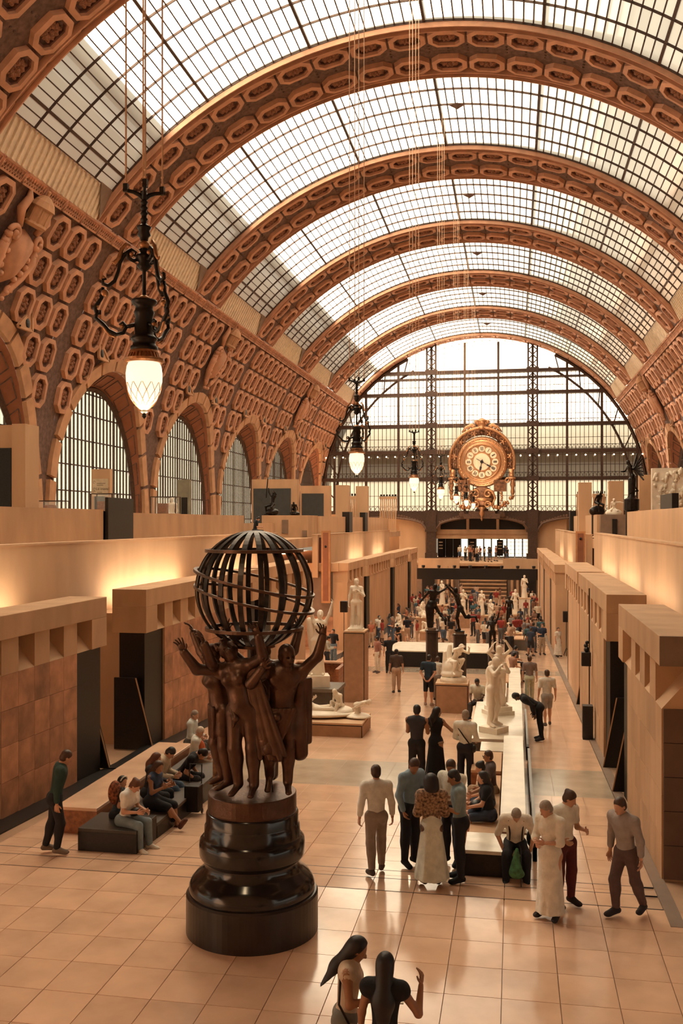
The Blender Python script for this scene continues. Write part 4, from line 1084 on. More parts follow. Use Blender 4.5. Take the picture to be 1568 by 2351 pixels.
# ------------------------------------------------------------------ figures: smooth implicit bodies
def V(*a): return np.array(a, float)
def nrm(v): v = np.asarray(v, float); l = np.linalg.norm(v); return v/l if l > 1e-9 else v
class SDF:
    """collects cones ('c') and ellipsoids ('e'), smooth-joined, and meshes them with surface nets"""
    def __init__(s): s.p = []; s.cuts = []
    def cone(s, a, b, ra, rb, k=.03): s.p.append(('c', V(*a), V(*b), ra, rb, k)); return s
    def ell(s, c, r, k=.03, rot=None): s.p.append(('e', V(*c), V(*r), rot, 0, k)); return s
    def sub(s, c, r, k=.01, rot=None): s.p.append(('s', V(*c), V(*r), rot, 0, k)); return s
    def cut(s, n, d): s.cuts.append((nrm(n), d)); return s          # keep n.p <= d
    def grow(s, g):
        q = SDF()
        for p in s.p:
            if p[0] == 'c': q.p.append(('c', p[1], p[2], p[3]+g, p[4]+g, p[5]))
            elif p[0] == 'e': q.p.append(('e', p[1], p[2]+g, p[3], 0, p[5]))
        return q
    def join(s, o): s.p += o.p; s.cuts += o.cuts; return s
    def mesh(s, h):
        lo = np.full(3, 1e9); hi = np.full(3, -1e9); bb = []
        for p in s.p:
            if p[0] == 'c': r = max(p[3], p[4]); a = np.minimum(p[1], p[2])-r; b = np.maximum(p[1], p[2])+r
            else: r = max(p[2]); a = p[1]-r; b = p[1]+r
            bb.append((a-p[5]-3*h, b+p[5]+3*h))
            if p[0] != 's': lo = np.minimum(lo, a); hi = np.maximum(hi, b)
        lo -= 3*h; hi += 3*h
        n = np.ceil((hi-lo)/h).astype(int)+1
        F = np.full(n, .5, np.float32)
        ax = [lo[i]+h*np.arange(n[i]) for i in range(3)]
        for p, (a, b) in zip(s.p, bb):
            i0 = np.clip(((a-lo)/h).astype(int), 0, n-1); i1 = np.clip(np.ceil((b-lo)/h).astype(int)+1, 1, n)
            if (i1 <= i0).any(): continue
            sl = tuple(slice(i0[q], i1[q]) for q in range(3))
            X = ax[0][sl[0]][:, None, None]; Y = ax[1][sl[1]][None, :, None]; Z = ax[2][sl[2]][None, None, :]
            if p[0] == 'c':
                A, B, ra, rb = p[1], p[2], p[3], p[4]; ba = B-A; L2 = max(ba@ba, 1e-12)
                px, py, pz = X-A[0], Y-A[1], Z-A[2]
                t = np.clip((px*ba[0]+py*ba[1]+pz*ba[2])/L2, 0, 1)
                d = np.sqrt((px-t*ba[0])**2+(py-t*ba[1])**2+(pz-t*ba[2])**2)-(ra+t*(rb-ra))
            else:
                px, py, pz = X-p[1][0], Y-p[1][1], Z-p[1][2]; r = p[2]
                if p[3] is not None:
                    m = p[3]; px, py, pz = (m[0,0]*px+m[1,0]*py+m[2,0]*pz, m[0,1]*px+m[1,1]*py+m[2,1]*pz, m[0,2]*px+m[1,2]*py+m[2,2]*pz)
                k0 = np.sqrt((px/r[0])**2+(py/r[1])**2+(pz/r[2])**2); k1 = np.sqrt((px/r[0]**2)**2+(py/r[1]**2)**2+(pz/r[2]**2)**2)
                d = k0*(k0-1)/np.maximum(k1, 1e-6)
            G = F[sl]; k = p[5]
            if p[0] == 's':
                d = -d; hh = np.maximum(k-np.abs(G-d), 0)/k; F[sl] = np.maximum(G, d)+hh*hh*k/4
            else:
                hh = np.maximum(k-np.abs(G-d), 0)/k; F[sl] = np.minimum(G, d)-hh*hh*k/4
        for nn, dd in s.cuts:
            F = np.maximum(F, (nn[0]*ax[0][:, None, None]+nn[1]*ax[1][None, :, None]+nn[2]*ax[2][None, None, :]-dd).astype(np.float32))
        F[0] = F[-1] = .5; F[:, 0] = F[:, -1] = .5; F[:, :, 0] = F[:, :, -1] = .5
        I = F < 0
        cs = np.zeros(tuple(n-1), np.int8)
        for dx in (0, 1):
            for dy in (0, 1):
                for dz in (0, 1): cs += I[dx:n[0]-1+dx, dy:n[1]-1+dy, dz:n[2]-1+dz]
        act = np.argwhere((cs > 0) & (cs < 8))
        if len(act) == 0: return np.zeros((0, 3)), np.zeros((0, 4), int)
        cv = np.empty((len(act), 2, 2, 2), np.float32)
        for dx in (0, 1):
            for dy in (0, 1):
                for dz in (0, 1): cv[:, dx, dy, dz] = F[act[:, 0]+dx, act[:, 1]+dy, act[:, 2]+dz]
        acc = np.zeros((len(act), 3)); cnt = np.zeros(len(act))
        for axis in range(3):
            for u in (0, 1):
                for w in (0, 1):
                    i0 = [u, w]; i0.insert(axis, 0); i1 = [u, w]; i1.insert(axis, 1)
                    a = cv[(slice(None), *i0)]; b = cv[(slice(None), *i1)]
                    m = (a < 0) != (b < 0); t = np.where(m, a/np.where(a == b, 1, a-b), 0)
                    q = np.array(i0, float)[None, :].repeat(len(act), 0); q[:, axis] = t
                    acc += q*m[:, None]; cnt += m
        P = lo+h*(act+acc/cnt[:, None])
        idx = np.full(tuple(n-1), -1, int); idx[act[:, 0], act[:, 1], act[:, 2]] = np.arange(len(act))
        Q = []
        for axis in range(3):
            o1, o2 = [(1, 2), (2, 0), (0, 1)][axis]
            a = I.take(range(0, n[axis]-1), axis); b = I.take(range(1, n[axis]), axis)
            e = np.argwhere(a != b); s_ = a[e[:, 0], e[:, 1], e[:, 2]]
            e1 = e.copy(); e1[:, o1] -= 1; e2 = e1.copy(); e2[:, o2] -= 1; e3 = e.copy(); e3[:, o2] -= 1
            q = np.stack([idx[tuple(x.T)] for x in (e, e1, e2, e3)], 1)
            q[~s_] = q[~s_][:, ::-1]; Q.append(q)
        return P, np.concatenate(Q)
def np_mesh(name, P, Q, extra=None):
    me = bpy.data.meshes.new(name)
    if extra is not None and extra.v:
        tri = []; me.from_pydata([tuple(p) for p in P]+list(extra.v), [], [tuple(q) for q in Q]+[tuple(i+len(P) for i in f) for f in extra.f])
    else:
        me.vertices.add(len(P)); me.vertices.foreach_set('co', np.asarray(P, np.float32).ravel())
        me.loops.add(4*len(Q)); me.loops.foreach_set('vertex_index', np.asarray(Q, np.int32).ravel())
        me.polygons.add(len(Q)); me.polygons.foreach_set('loop_start', np.arange(0, 4*len(Q), 4, dtype=np.int32)); 
        me.polygons.foreach_set('loop_total', np.full(len(Q), 4, np.int32))
    me.update(calc_edges=True); me.polygons.foreach_set('use_smooth', [True]*len(me.polygons))
    return me
def rotm(axis, deg):
    return np.array(Matrix.Rotation(math.radians(deg), 3, axis))
STAND = (V(0,0,-1), V(0,0,-1))
def skeleton(h=1.7, lean=0, side=0, twist=0, head=(0,0,0), aL=None, aR=None, lL=None, lR=None, fem=False, sit=None, stance=.055):
    """local frame: x = the figure's right, y = forward, z = up; returns joints with the lowest foot at z = 0"""
    J = {}; s = h
    lR = lR or ((.05,.03,-1), (.0,-.05,-1)); lL = lL or ((-.05,.03,-1), (.0,-.05,-1))
    aR = aR or ((.22,-.05,-1), (.08,.18,-1)); aL = aL or ((-.22,-.05,-1), (-.08,.18,-1))
    T = rotm('Z', twist) @ rotm('X', -lean) @ rotm('Y', side)
    pel = V(0,0,0); J['pel'] = pel
    up = lambda x, y, z: pel+T @ (V(x, y, z)*s)
    sw = .098 if fem else .112
    J['waist'] = up(0, .0, .10); J['chest'] = up(0, .005, .215); J['neckb'] = up(0, -.008, .318); J['T'] = T
    J['shR'] = up(sw, -.005, .285); J['shL'] = up(-sw, -.005, .285)
    H = T @ rotm('Z', head[0]) @ rotm('X', -head[1]) @ rotm('Y', head[2])
    J['H'] = H; J['head0'] = up(0, .0, .345); J['head'] = J['head0']+H @ (V(0, .018, .068)*s)
    hw = .056 if fem else .052
    for sd, sg, l, a in (('R', 1, lR, aR), ('L', -1, lL, aL)):
        hp = V(sg*hw*s, 0, -.015*s); J['hip'+sd] = hp
        kn = hp+nrm(l[0])*.245*s; an = kn+nrm(l[1])*.245*s
        J['kn'+sd], J['an'+sd] = kn, an
        fd = nrm(V(*(l[2] if len(l) > 2 else (sg*.25, 1, -.12)))); J['toe'+sd] = an+V(0,0,-.03*s)+fd*.115*s; J['fd'+sd] = fd
        sh = J['sh'+sd]; el = sh+T @ (nrm(a[0])*.172*s); wr = el+T @ (nrm(a[1])*.150*s)
        J['el'+sd], J['wr'+sd] = el, wr; J['hd'+sd] = T @ nrm(a[2] if len(a) > 2 else a[1]); J['pn'+sd] = T @ nrm(a[3] if len(a) > 3 else (-sg, .3, 0))
    z0 = min(J['anR'][2], J['anL'][2], J['toeR'][2]+.012*s, J['toeL'][2]+.012*s)-.042*s
    if sit is not None: z0 = -sit-.0
    for k in J:
        if k not in ('T', 'H') and not k.startswith(('hd', 'pn', 'fd')): J[k] = J[k]-V(0, 0, z0)
    J['h'] = s; J['fem'] = fem
    return J
def torso(J, g=0, k=.05):
    s = J['h']; T = J['T']; fem = J['fem']; q = SDF(); E = lambda c, r: q.ell(c, V(*r)*s+g, k*s, T)
    E(J['pel']+T @ V(0,.0,-.005*s), (.092 if fem else .086, .062, .062))
    E(J['waist'], (.064 if fem else .076, .050, .085))
    E(J['chest'], (.078 if fem else .092, .056 if fem else .062, .090))
    E(J['chest']+T @ V(0,-.0,.055*s), (.092 if fem else .105, .046, .045))
    for sd in 'RL': q.cone(J['neckb']-T @ V(0,0,.02*s), J['sh'+sd], .030*s+g, .030*s+g, k*s)
    return q
def buttocks(J, q, g=0):
    s = J['h']
    for sd, sg in (('R', 1), ('L', -1)): q.ell(J['hip'+sd]+V(-sg*.004*s, -.03*s, .0), V(.05,.05,.055)*s+g, .03*s)
    return q
def limb(q, a, b, ra, rb, f=1., g=0, k=.02, s=1.):
    b = a+(b-a)*f; q.cone(a, b, ra*s+g, (ra+(rb-ra)*f)*s+g, k*s); return q
def legs(J, f=2., g=0, sides='RL', loose=0.):
    q = SDF(); s = J['h']
    for sd in sides:
        limb(q, J['hip'+sd], J['kn'+sd], .050, .033+loose, min(f, 1), g, .03, s)
        if f > 1:
            limb(q, J['kn'+sd], J['an'+sd], .033+loose, .021+loose, f-1, g, .02, s)
            c = J['kn'+sd]+(J['an'+sd]-J['kn'+sd])*.3; d = nrm(J['an'+sd]-J['kn'+sd]); bk = nrm(np.cross(np.cross(d, J['fd'+sd]), d))
            q.ell(c-bk*.012*s, V(.031,.031,.06)*s+g, .03*s)
    return q
def feet(J, g=0):
    q = SDF(); s = J['h']
    for sd in 'RL':
        a = J['an'+sd]; t = J['toe'+sd]; hl = a-J['fd'+sd]*.022*s+V(0,0,-.026*s)
        q.cone(hl, t-J['fd'+sd]*.03*s, .021*s+g, .020*s+g, .015*s); q.cone(a, t-J['fd'+sd]*.05*s, .022*s+g, .018*s+g, .015*s); q.ell(t-J['fd'+sd]*.02*s, V(.022,.024,.013)*s+g, .012*s)
    return q
def arms(J, f=2., g=0, sides='RL'):
    q = SDF(); s = J['h']
    for sd in sides:
        q.ell(J['sh'+sd], V(.032,.032,.034)*s+g, .03*s)
        limb(q, J['sh'+sd], J['el'+sd], .030, .023, min(f, 1), g, .02, s)
        if f > 1: limb(q, J['el'+sd], J['wr'+sd], .025, .016, f-1, g, .015, s)
    return q
def head(J, k=1.):
    q = SDF(); s = J['h']; H = J['H']; c = J['head']; P = lambda x, y, z: c+H @ (V(x, y, z)*s)
    q.cone(J['neckb']-J['T'] @ V(0,0,.01*s), J['head0']+H @ V(0,.0,.02*s), .031*s, .029*s, .02*s)
    q.ell(P(0,-.008,.012), V(.043,.052,.052)*s, .01*s, H)
    q.ell(P(0,.014,-.022), V(.034,.038,.044)*s, .02*s, H)
    q.ell(P(0,.034,-.055), V(.018,.016,.013)*s, .015*s, H)
    q.cone(P(0,.047,.006), P(0,.062,-.019), .006*s, .009*s, .006*s)
    q.ell(P(0,.046,-.036), V(.015,.008,.007)*s, .006*s, H)
    for sg in (-1, 1):
        q.sub(P(sg*.017,.058,.003), V(.011,.012,.007)*s, .008*s, H)
        q.ell(P(sg*.044,-.004,-.008), V(.007,.012,.019)*s, .004*s, H)
        q.ell(P(sg*.017,.045,.002), V(.009,.006,.006)*s, .004*s, H)
    return q
def hand(b, J, sd, curl=.5, spread=.1):
    """palm plus five separate bent fingers, rooted in the wrist"""
    s = J['h']/1.7; w = Vector(J['wr'+sd]); d = Vector(J['hd'+sd]).normalized(); n = Vector(J['pn'+sd]); n = (n-d*n.dot(d)).normalized(); sgn = 1 if sd == 'R' else -1
    x = d.cross(n).normalized()*sgn                        # towards the thumb
    pc = w+d*.05*s
    M = Matrix(((x.x,n.x,d.x,pc.x),(x.y,n.y,d.y,pc.y),(x.z,n.z,d.z,pc.z),(0,0,0,1)))
    t = MB().ball((0,0,0), 1, 10, 7, (.042*s,.018*s,.058*s)); t.xf(M); b.add(t.v, t.f)
    for i, L in enumerate((.078,.088,.082,.064)):
        o = (1.5-i)*.021*s; base = w+d*.088*s+x*o; c = curl*(.8+.12*i); dd = (d+x*(1.5-i)*spread).normalized()
        p1 = base+(dd*math.cos(c)+n*math.sin(c))*L*.45*s; p2 = p1+(dd*math.cos(c*1.9)+n*math.sin(c*1.9))*L*.33*s; p3 = p2+(dd*math.cos(c*2.5)+n*math.sin(c*2.5))*L*.25*s
        b.tube([base-d*.02*s, base, p1, p2, p3], [.010*s,.0105*s,.0095*s,.0085*s,.006*s], 6)
    tb = w+d*.03*s+x*.028*s; t1 = tb+(d*.6+x*.75+n*.25).normalized()*.042*s; t2 = t1+(d*.85+x*.3+n*.35).normalized()*.032*s
    b.tube([tb-x*.01*s, tb, t1, t2], [.014*s,.014*s,.011*s,.008*s], 6)
def hair_short(J, g=.012, lift=0.):
    q = SDF(); s = J['h']; H = J['H']; c = J['head']; P = lambda x, y, z: c+H @ (V(x, y, z)*s)
    q.ell(P(0,-.012,.020), V(.046,.053,.050)*s+g*.6, .01, H); q.ell(P(0,-.024,-.012), V(.044,.042,.046)*s+g*.4, .015, H)
    n = H @ nrm(V(0, .85, -.55)); q.cut(n, n @ P(0, .030, .018)); return q
def hair_long(J, L=.26, w=.05, side=0.):
    q = hair_short(J, .014); s = J['h']; H = J['H']; T = J['T']; c = J['head']; P = lambda x, y, z: c+H @ (V(x, y, z)*s)
    cuts = q.cuts; q.cuts = []
    q.p = [p for p in q.p]
    n = cuts[0][0]; 
    q.cone(P(0,-.03,.0), P(side,-.048,-L*.55), .046*s, w*s, .03*s); q.cone(P(side,-.048,-L*.5), P(side*1.3,-.05,-L), w*s, w*.55*s, .03*s)
    nn = H @ nrm(V(0, 1, -.25)); q.cut(nn, nn @ P(0, .018, .01)); return q
def skirt(J, z1, r1, r0=.075, flare=.6):
    """long skirt hanging from the waist to height z1"""
    q = SDF(); s = J['h']; p = J['waist']*.4+J['pel']*.6
    hx = (J['anR'][:2]+J['anL'][:2])/2*.5+p[:2]*.5
    q.ell(J['pel'], V(.1,.082,.08)*s, .04*s)
    q.cone(J['waist'], J['pel'], .07*s, .092*s, .03*s); q.cone(J['pel'], V(hx[0], hx[1], z1), .095*s, r1, .03*s)
    for i in range(9):
        a = 2*PI*i/9; q.cone(J['pel']+V(.05*s*math.cos(a), .04*s*math.sin(a), -.05*s), V(hx[0]+r1*.86*math.cos(a), hx[1]+r1*.86*math.sin(a), z1), .04*s, r1*.22, .02*s)
    q.cut((0,0,-1), -z1); return q
SKINS = [mat('skin_light', (.55, .29, .18), .55, var=.06), mat('skin_tan', (.36, .17, .09), .55, var=.06), mat('skin_deep', (.10, .045, .025), .5, var=.06)]
def cloth(r, g, b): 
    n = 'cloth_%02x%02x%02x' % (r, g, b); c = srgb(r, g, b); return mat(n, (min(.88, c[0]/.95), min(.86, c[1]/.80), min(.82, c[2]/.66)), .85, var=.10, scale=9, bump=.3, bscale=30)   # cloth colours as they look under the warm daylight
HAIRM = {'black': mat('black_hair', (.012,.009,.008), .5, scale=40), 'brown': mat('brown_hair', (.06,.025,.012), .5, scale=40), 'auburn': mat('auburn_hair', (.12,.04,.018), .5, scale=40), 'grey': mat('grey_hair', (.30,.24,.19), .7, scale=40), 'white': mat('white_hair', (.6,.5,.4), .7, scale=40)}
def person(J, loc, rz, label, skin=0, top=None, sleeve=.55, bottom=None, leg=1.95, shoes=(20,18,18), hair=('short','black'), skirt_=None, extra=None, res=.016, hands=True, curl=.5, topg=.016, group=None, loose=.004):
    """Empty with one continuous body mesh and its clothes as parts"""
    root = empty('person', loc, rz); tag(root, label, 'person', group)
    b = torso(J); buttocks(J, b); b.join(legs(J)); b.join(arms(J)); b.join(head(J)); b.join(feet(J))
    if J['fem']:
        for sg in (-1, 1): b.ell(J['chest']+J['T'] @ (V(sg*.038, .048, .005)*J['h']), V(.03,.028,.03)*J['h'], .025*J['h'])
    P, Q = b.mesh(res); hb = MB()
    if hands:
        for sd in 'RL': hand(hb, J, sd, curl)
    ob('body', np_mesh('body', P, Q, hb if hands else None), SKINS[skin], root)
    def part(nm, q, m):
        P, Q = q.mesh(res)
        if len(P): return ob(nm, np_mesh(nm, P, Q), m, root)
    if top:
        q = torso(J, topg)
        if J['fem']:
            for sg in (-1, 1): q.ell(J['chest']+J['T'] @ (V(sg*.038, .046, .005)*J['h']), V(.03,.028,.03)*J['h']+topg, .03*J['h'])
        if sleeve > 0: q.join(arms(J, sleeve, topg+.002))
        part('shirt' if not skirt_ or bottom else 'dress_top', q, cloth(*top))
    if bottom:
        q = SDF(); q.ell(J['pel']+V(0,0,.0), V(.098,.075,.075)*J['h'], .04, J['T']); buttocks(J, q, .016); q.join(legs(J, leg, .016, loose=loose)); part('trousers' if leg > 1.4 else 'shorts', q, cloth(*bottom))
    if skirt_: part('skirt', skirt(J, *skirt_[1:]), cloth(*skirt_[0]))
    if shoes: part('shoes', feet(J, .010), cloth(*shoes))
    if hair:
        q = hair_short(J) if hair[0] == 'short' else (hair_long(J, *hair[2:]) if hair[0] == 'long' else hair_short(J, .016))
        if hair[0] == 'bun': q.cuts[0] = (q.cuts[0][0], q.cuts[0][1]+.0); q.p.append(('e', J['head']+J['H'] @ (V(0,-.055,.045)*J['h']), V(.024,.024,.024)*J['h'], None, 0, .02))
        part('hair', q, HAIRM[hair[1]])
    return root
def add_part(root, nm, b, m, smooth=True): return b.build(nm, m, root, smooth=smooth)
# ------------------------------------------------------------------ the bronze group with the celestial globe
gx, gy = -3.69, 13.29
st = empty('globe_statue', (gx, gy, 0)); tag(st, 'brown bronze statue of four figures holding up an open globe', 'statue')
BASEM = mat('polished_black_base', (.012, .010, .009), .16, var=.3, scale=3, spec=.6)
def px(y): return (2092-y)/2200*13.9*1.0          # heights read off the photograph's scale
MB().lathe([(.94,0),(.94,.53),(.92,.56),(.88,.57)], 72).build('drum', mat('black_drum', (.02,.013,.010), .3, var=.3), st)
prof = [(.885,.53),(.90,.60),(.895,.66),(.87,.72),(.81,.79),(.735,.85),(.69,.91),(.675,.98),(.68,1.01),(.73,1.04),(.75,1.08),(.755,1.22),(.745,1.29),(.71,1.33),(.685,1.35),(.68,1.48),(.665,1.51),(.66,1.53),(.66,1.66),(.645,1.69),(.62,1.70)]
smooth_by_angle(MB().lathe(prof, 72).build('pedestal', BASEM, st), 50)
MB().lathe([(.63,1.68),(.635,1.72),(.63,1.94),(.62,1.95)], 64).build('bronze_plinth', BRONZE, st)
ZB_ = 1.95
BH = 2.06
def bronze_fig(J, loc, rz, cl=.35, res=.015, extra=None, beard=False, hairq=None):
    b = torso(J); buttocks(J, b); b.join(legs(J)); b.join(arms(J)); b.join(head(J)); s = J['h']
    if J['fem']:
        for sg in (-1, 1): b.ell(J['chest']+J['T'] @ (V(sg*.040, .052, .008)*s), V(.032,.030,.033)*s, .022*s)
    else:
        for sg in (-1, 1): b.ell(J['chest']+J['T'] @ (V(sg*.045, .045, .02)*s), V(.045,.022,.035)*s, .03*s)
    b.ell(J['waist']+J['T'] @ (V(0,.018,-.03)*s), V(.05,.04,.06)*s, .04*s, J['T'])
    nsub = [p for p in b.p if p[0] == 's']; b = b.grow(.028); b.join(feet(J, .0)); b.p += nsub
    P, Q = b.mesh(res); hb = MB()
    JJ = dict(J); JJ['h'] = J['h']*1.12
    for sd in 'RL': hand(hb, JJ, sd, cl, .22)
    o = ob('bronze_figure', np_mesh('bronze_figure', P, Q, hb), BRONZE, st, (loc[0], loc[1], ZB_)); o.rotation_euler.z = rz
    def sub(nm, q, r=res):
        P, Q = q.mesh(r); return ob(nm, np_mesh(nm, P, Q), BRONZE, o)
    if hairq: sub('hair', hairq)
    if extra: 
        for nm, q in extra: sub(nm, q)
    return o
# front woman: face turned up to her left, both arms out and up
JF = skeleton(BH, lean=3, side=12, head=(20,-16,10), fem=True, aR=((.65,.6,.28),(.35,.25,.95),(.1,.2,1),(0,.8,.1)), aL=((-.8,.4,.25),(-.08,.2,1),(.1,.2,1),(.1,.9,0)), lR=((-.02,.12,-1),(-.06,-.16,-1),(.25,1,-.35)), lL=((-.06,.02,-1),(-.02,-.06,-1),(-.05,1,-.3)))
q = hair_short(JF, .03); hc = JF['head']
rnd = random.Random(5)
for i in range(26):
    a = rnd.uniform(0, 2*PI); q.p.append(('e', hc+JF['H'] @ (V(.062*math.cos(a), -.035+.045*math.sin(a), .03+.045*rnd.random())*BH), V(.020,.020,.018)*BH, None, 0, .012))
q.p.append(('c', hc+JF['H'] @ (V(.0,-.03,.07)*BH), hc+JF['H'] @ (V(-.10,-.05,.07)*BH), .03*BH, .025*BH, .03))
dr = SDF(); s = BH
dr.cone(JF['shL']+V(.0,.02,.05), JF['shL']+V(-.16,-.04,-.35), .06, .09, .05); dr.cone(JF['shL']+V(-.16,-.04,-.35), JF['pel']+V(-.30,-.06,-.15), .09, .12, .05); dr.cone(JF['pel']+V(-.30,-.06,-.15), JF['knL']+V(-.30,-.1,-.08), .13, .12, .05)
for i in range(6): dr.cone(JF['shL']+V(.02-.03*i,.06,.0), JF['knL']+V(-.12-.07*i,.02,-.12+.07*(i % 2)), .028, .04, .02)
dr.cone(JF['pel']+V(.15,.1,.05), JF['pel']+V(.06,.15,-.10), .03, .05, .03); dr.cone(JF['pel']+V(.06,.15,-.1), JF['pel']+V(.1,.13,-.22), .05, .02, .03)
F1 = bronze_fig(JF, (-.04, -.34), PI+math.radians(-4), .3, hairq=q, extra=[('drapery', dr)])
# right man: arms up, head turned away, cloth round the hips
JR = skeleton(BH*.97, lean=6, side=-6, head=(28,6,6), aL=((-.6,.1,.75),(-.15,.1,1),(.1,.1,1),(.3,.8,0)), aR=((.6,.55,-.45),(-.45,.35,.85),(-.4,.2,1),(0,.9,0)), lL=((-.02,-.02,-1),(.02,-.08,-1),(-.1,1,-.3)), lR=((.10,.38,-1),(.0,-.55,-1),(.2,1,-.9)))
dq = SDF(); dq.ell(JR['pel']+V(0,0,-.02), V(.105,.085,.07)*BH, .05); dq.cone(JR['hipR']+V(.02,.02,0), JR['knR']+V(.05,-.05,.1), .135, .12, .05); dq.cone(JR['hipL'], JR['hipL']+(JR['knL']-JR['hipL'])*.6, .13, .12, .05); dq.cone(JR['knL']+V(-.12,-.10,.3), JR['knL']+V(-.16,-.14,-.1), .15, .12, .05); dq.cone(JR['shL']+V(-.0,-.1,-.1), JR['knL']+V(-.12,-.12,.3), .08, .14, .05)
for i in range(6): dq.cone(JR['pel']+V(-.2+.06*i,.17,.05), JR['hipR']+V(-.1+.05*i,.14,-.38), .03, .03, .02)
for i in range(7): dq.cone(JR['shL']+V(-.02-.02*i,-.06-.02*i,-.12), JR['knL']+V(-.02-.045*i,-.06-.02*i,.05+.06*(i % 2)), .03, .045, .02)
dq.ell(JR['pel']+V(.05,.2,-.05), V(.07,.06,.06), .03)
bq = SDF(); bq.ell(JR['head']+JR['H'] @ (V(0,.035,-.075)*BH), V(.03,.025,.04)*BH, .02); bq.ell(JR['head']+JR['H'] @ (V(0,-.055,-.04)*BH), V(.012,.012,.03)*BH, .01)
F2 = bronze_fig(JR, (.45, -.16), PI+math.radians(12), .4, extra=[('hip_cloth', dq), ('hair', bq)])
# left figure, back half turned, one arm up
JL = skeleton(BH*.95, lean=10, head=(25,-14,8), fem=True, aR=((.6,.3,.85),(.3,.2,1),(0,.3,1),(0,.8,.2)), aL=((-.7,.3,.6),(-.25,.2,1),(-.1,.2,1),(.3,.8,.2)), lR=((.08,.15,-1),(0,-.25,-1),(.2,1,-.35)), lL=((-.05,-.02,-1),(.03,-.15,-1),(-.1,1,-.3)))
dl = SDF(); dl.ell(JL['pel']+V(0,0,-.05), V(.105,.085,.08)*BH, .05); dl.cone(JL['hipL'], JL['hipL']+(JL['knL']-JL['hipL'])*.55, .13, .12, .05); dl.cone(JL['hipR'], JL['hipR']+(JL['knR']-JL['hipR'])*.5, .13, .12, .05)
for i in range(6): dl.cone(JL['pel']+V(-.2+.07*i,.15,.05), JL['hipL']+V(.0+.05*i,.14,-.35), .028, .028, .02)
ql = hair_short(JL, .028); ql.cuts = []
for i in range(7): ql.p.append(('e', JL['head']+JL['H'] @ (V(.04*math.cos(i), -.05, .02+.03*math.sin(i*2))*BH), V(.025,.022,.03)*BH, None, 0, .02))
F3 = bronze_fig(JL, (-.44, -.06), PI+math.radians(-62), .35, hairq=ql, extra=[('hip_cloth', dl)])
# rear figure
JB = skeleton(BH*.97, lean=2, head=(-20,-16,0), aR=((.7,.2,.7),(.3,.1,1),(0,.1,1),(0,.8,.2)), aL=((-.7,.2,.7),(-.3,.1,1),(0,.1,1),(0,.8,.2)), lR=((.1,.2,-1),(0,-.3,-1)), lL=((-.08,-.1,-1),(0,-.2,-1)))
F4 = bronze_fig(JB, (.06, .36), math.radians(20), .35, extra=[('hip_cloth', SDF().ell(JB['pel'], V(.105,.085,.08)*BH, .05).cone(JB['pel'], JB['pel']+V(0,0,-.5), .2, .22, .05))])
MB().tube([(.30,.0,ZB_),(.22,.02,ZB_+.8)], .012, 6).build('support_rod', BLACKM, st)
# the open globe
gz = 4.84; GR = .83
gl = empty('globe', (.03, 0, gz), parent=st); gl.rotation_euler = (math.radians(0), math.radians(0), math.radians(12))
def band_ring(r, w, t, n=64, tilt=None, nm='band', z=0., m=BLACKM, sx=1.):
    b = MB(); v = []; f = []
    for i in range(n):
        a = 2*PI*i/n; ca, sa = math.cos(a), math.sin(a)
        for (rr, zz) in ((r-t/2,-w/2),(r+t/2,-w/2),(r+t/2,w/2),(r-t/2,w/2)): v.append((rr*ca, rr*sa, zz+z))
    for i in range(n):
        j = (i+1) % n
        for q in range(4): f.append((4*i+q, 4*i+(q+1) % 4, 4*j+(q+1) % 4, 4*j+q))
    b.add(v, f)
    if tilt is not None: b.xf(tilt)
    return b.build(nm, m, gl)
SPH = mat('dark_bronze_band', (.04, .03, .025), .4, .6, var=.4, scale=6)
for k in range(9):                                       # meridians
    band_ring(GR, .072, .03, 64, Matrix.Rotation(PI*k/9, 4, 'Z') @ Matrix.Rotation(PI/2, 4, 'X'), 'meridian', 0, SPH)
for zz, r in ((.555, .655), (-.555, .655)): band_ring(r+.02, .045, .06, 64, None, 'parallel', zz, BRONZE)
for (ang, off, dz) in ((13, 200, .10), (13, 205, -.13)):
    band_ring(GR+.03, .035, .05, 72, Matrix.Translation((0,0,dz)) @ Matrix.Rotation(math.radians(-12), 4, 'Z') @ Matrix.Rotation(math.radians(ang), 4, 'Y') , 'zodiac_ring', 0, BRONZE, 1)
band_ring(.28, .05, .04, 40, None, 'parallel', -.80, BRONZE)
MB().lathe([(.05,-1.3),(.06,-.85),(.12,-.8),(.02,-.7)], 12).build('axis', BRONZE, gl)
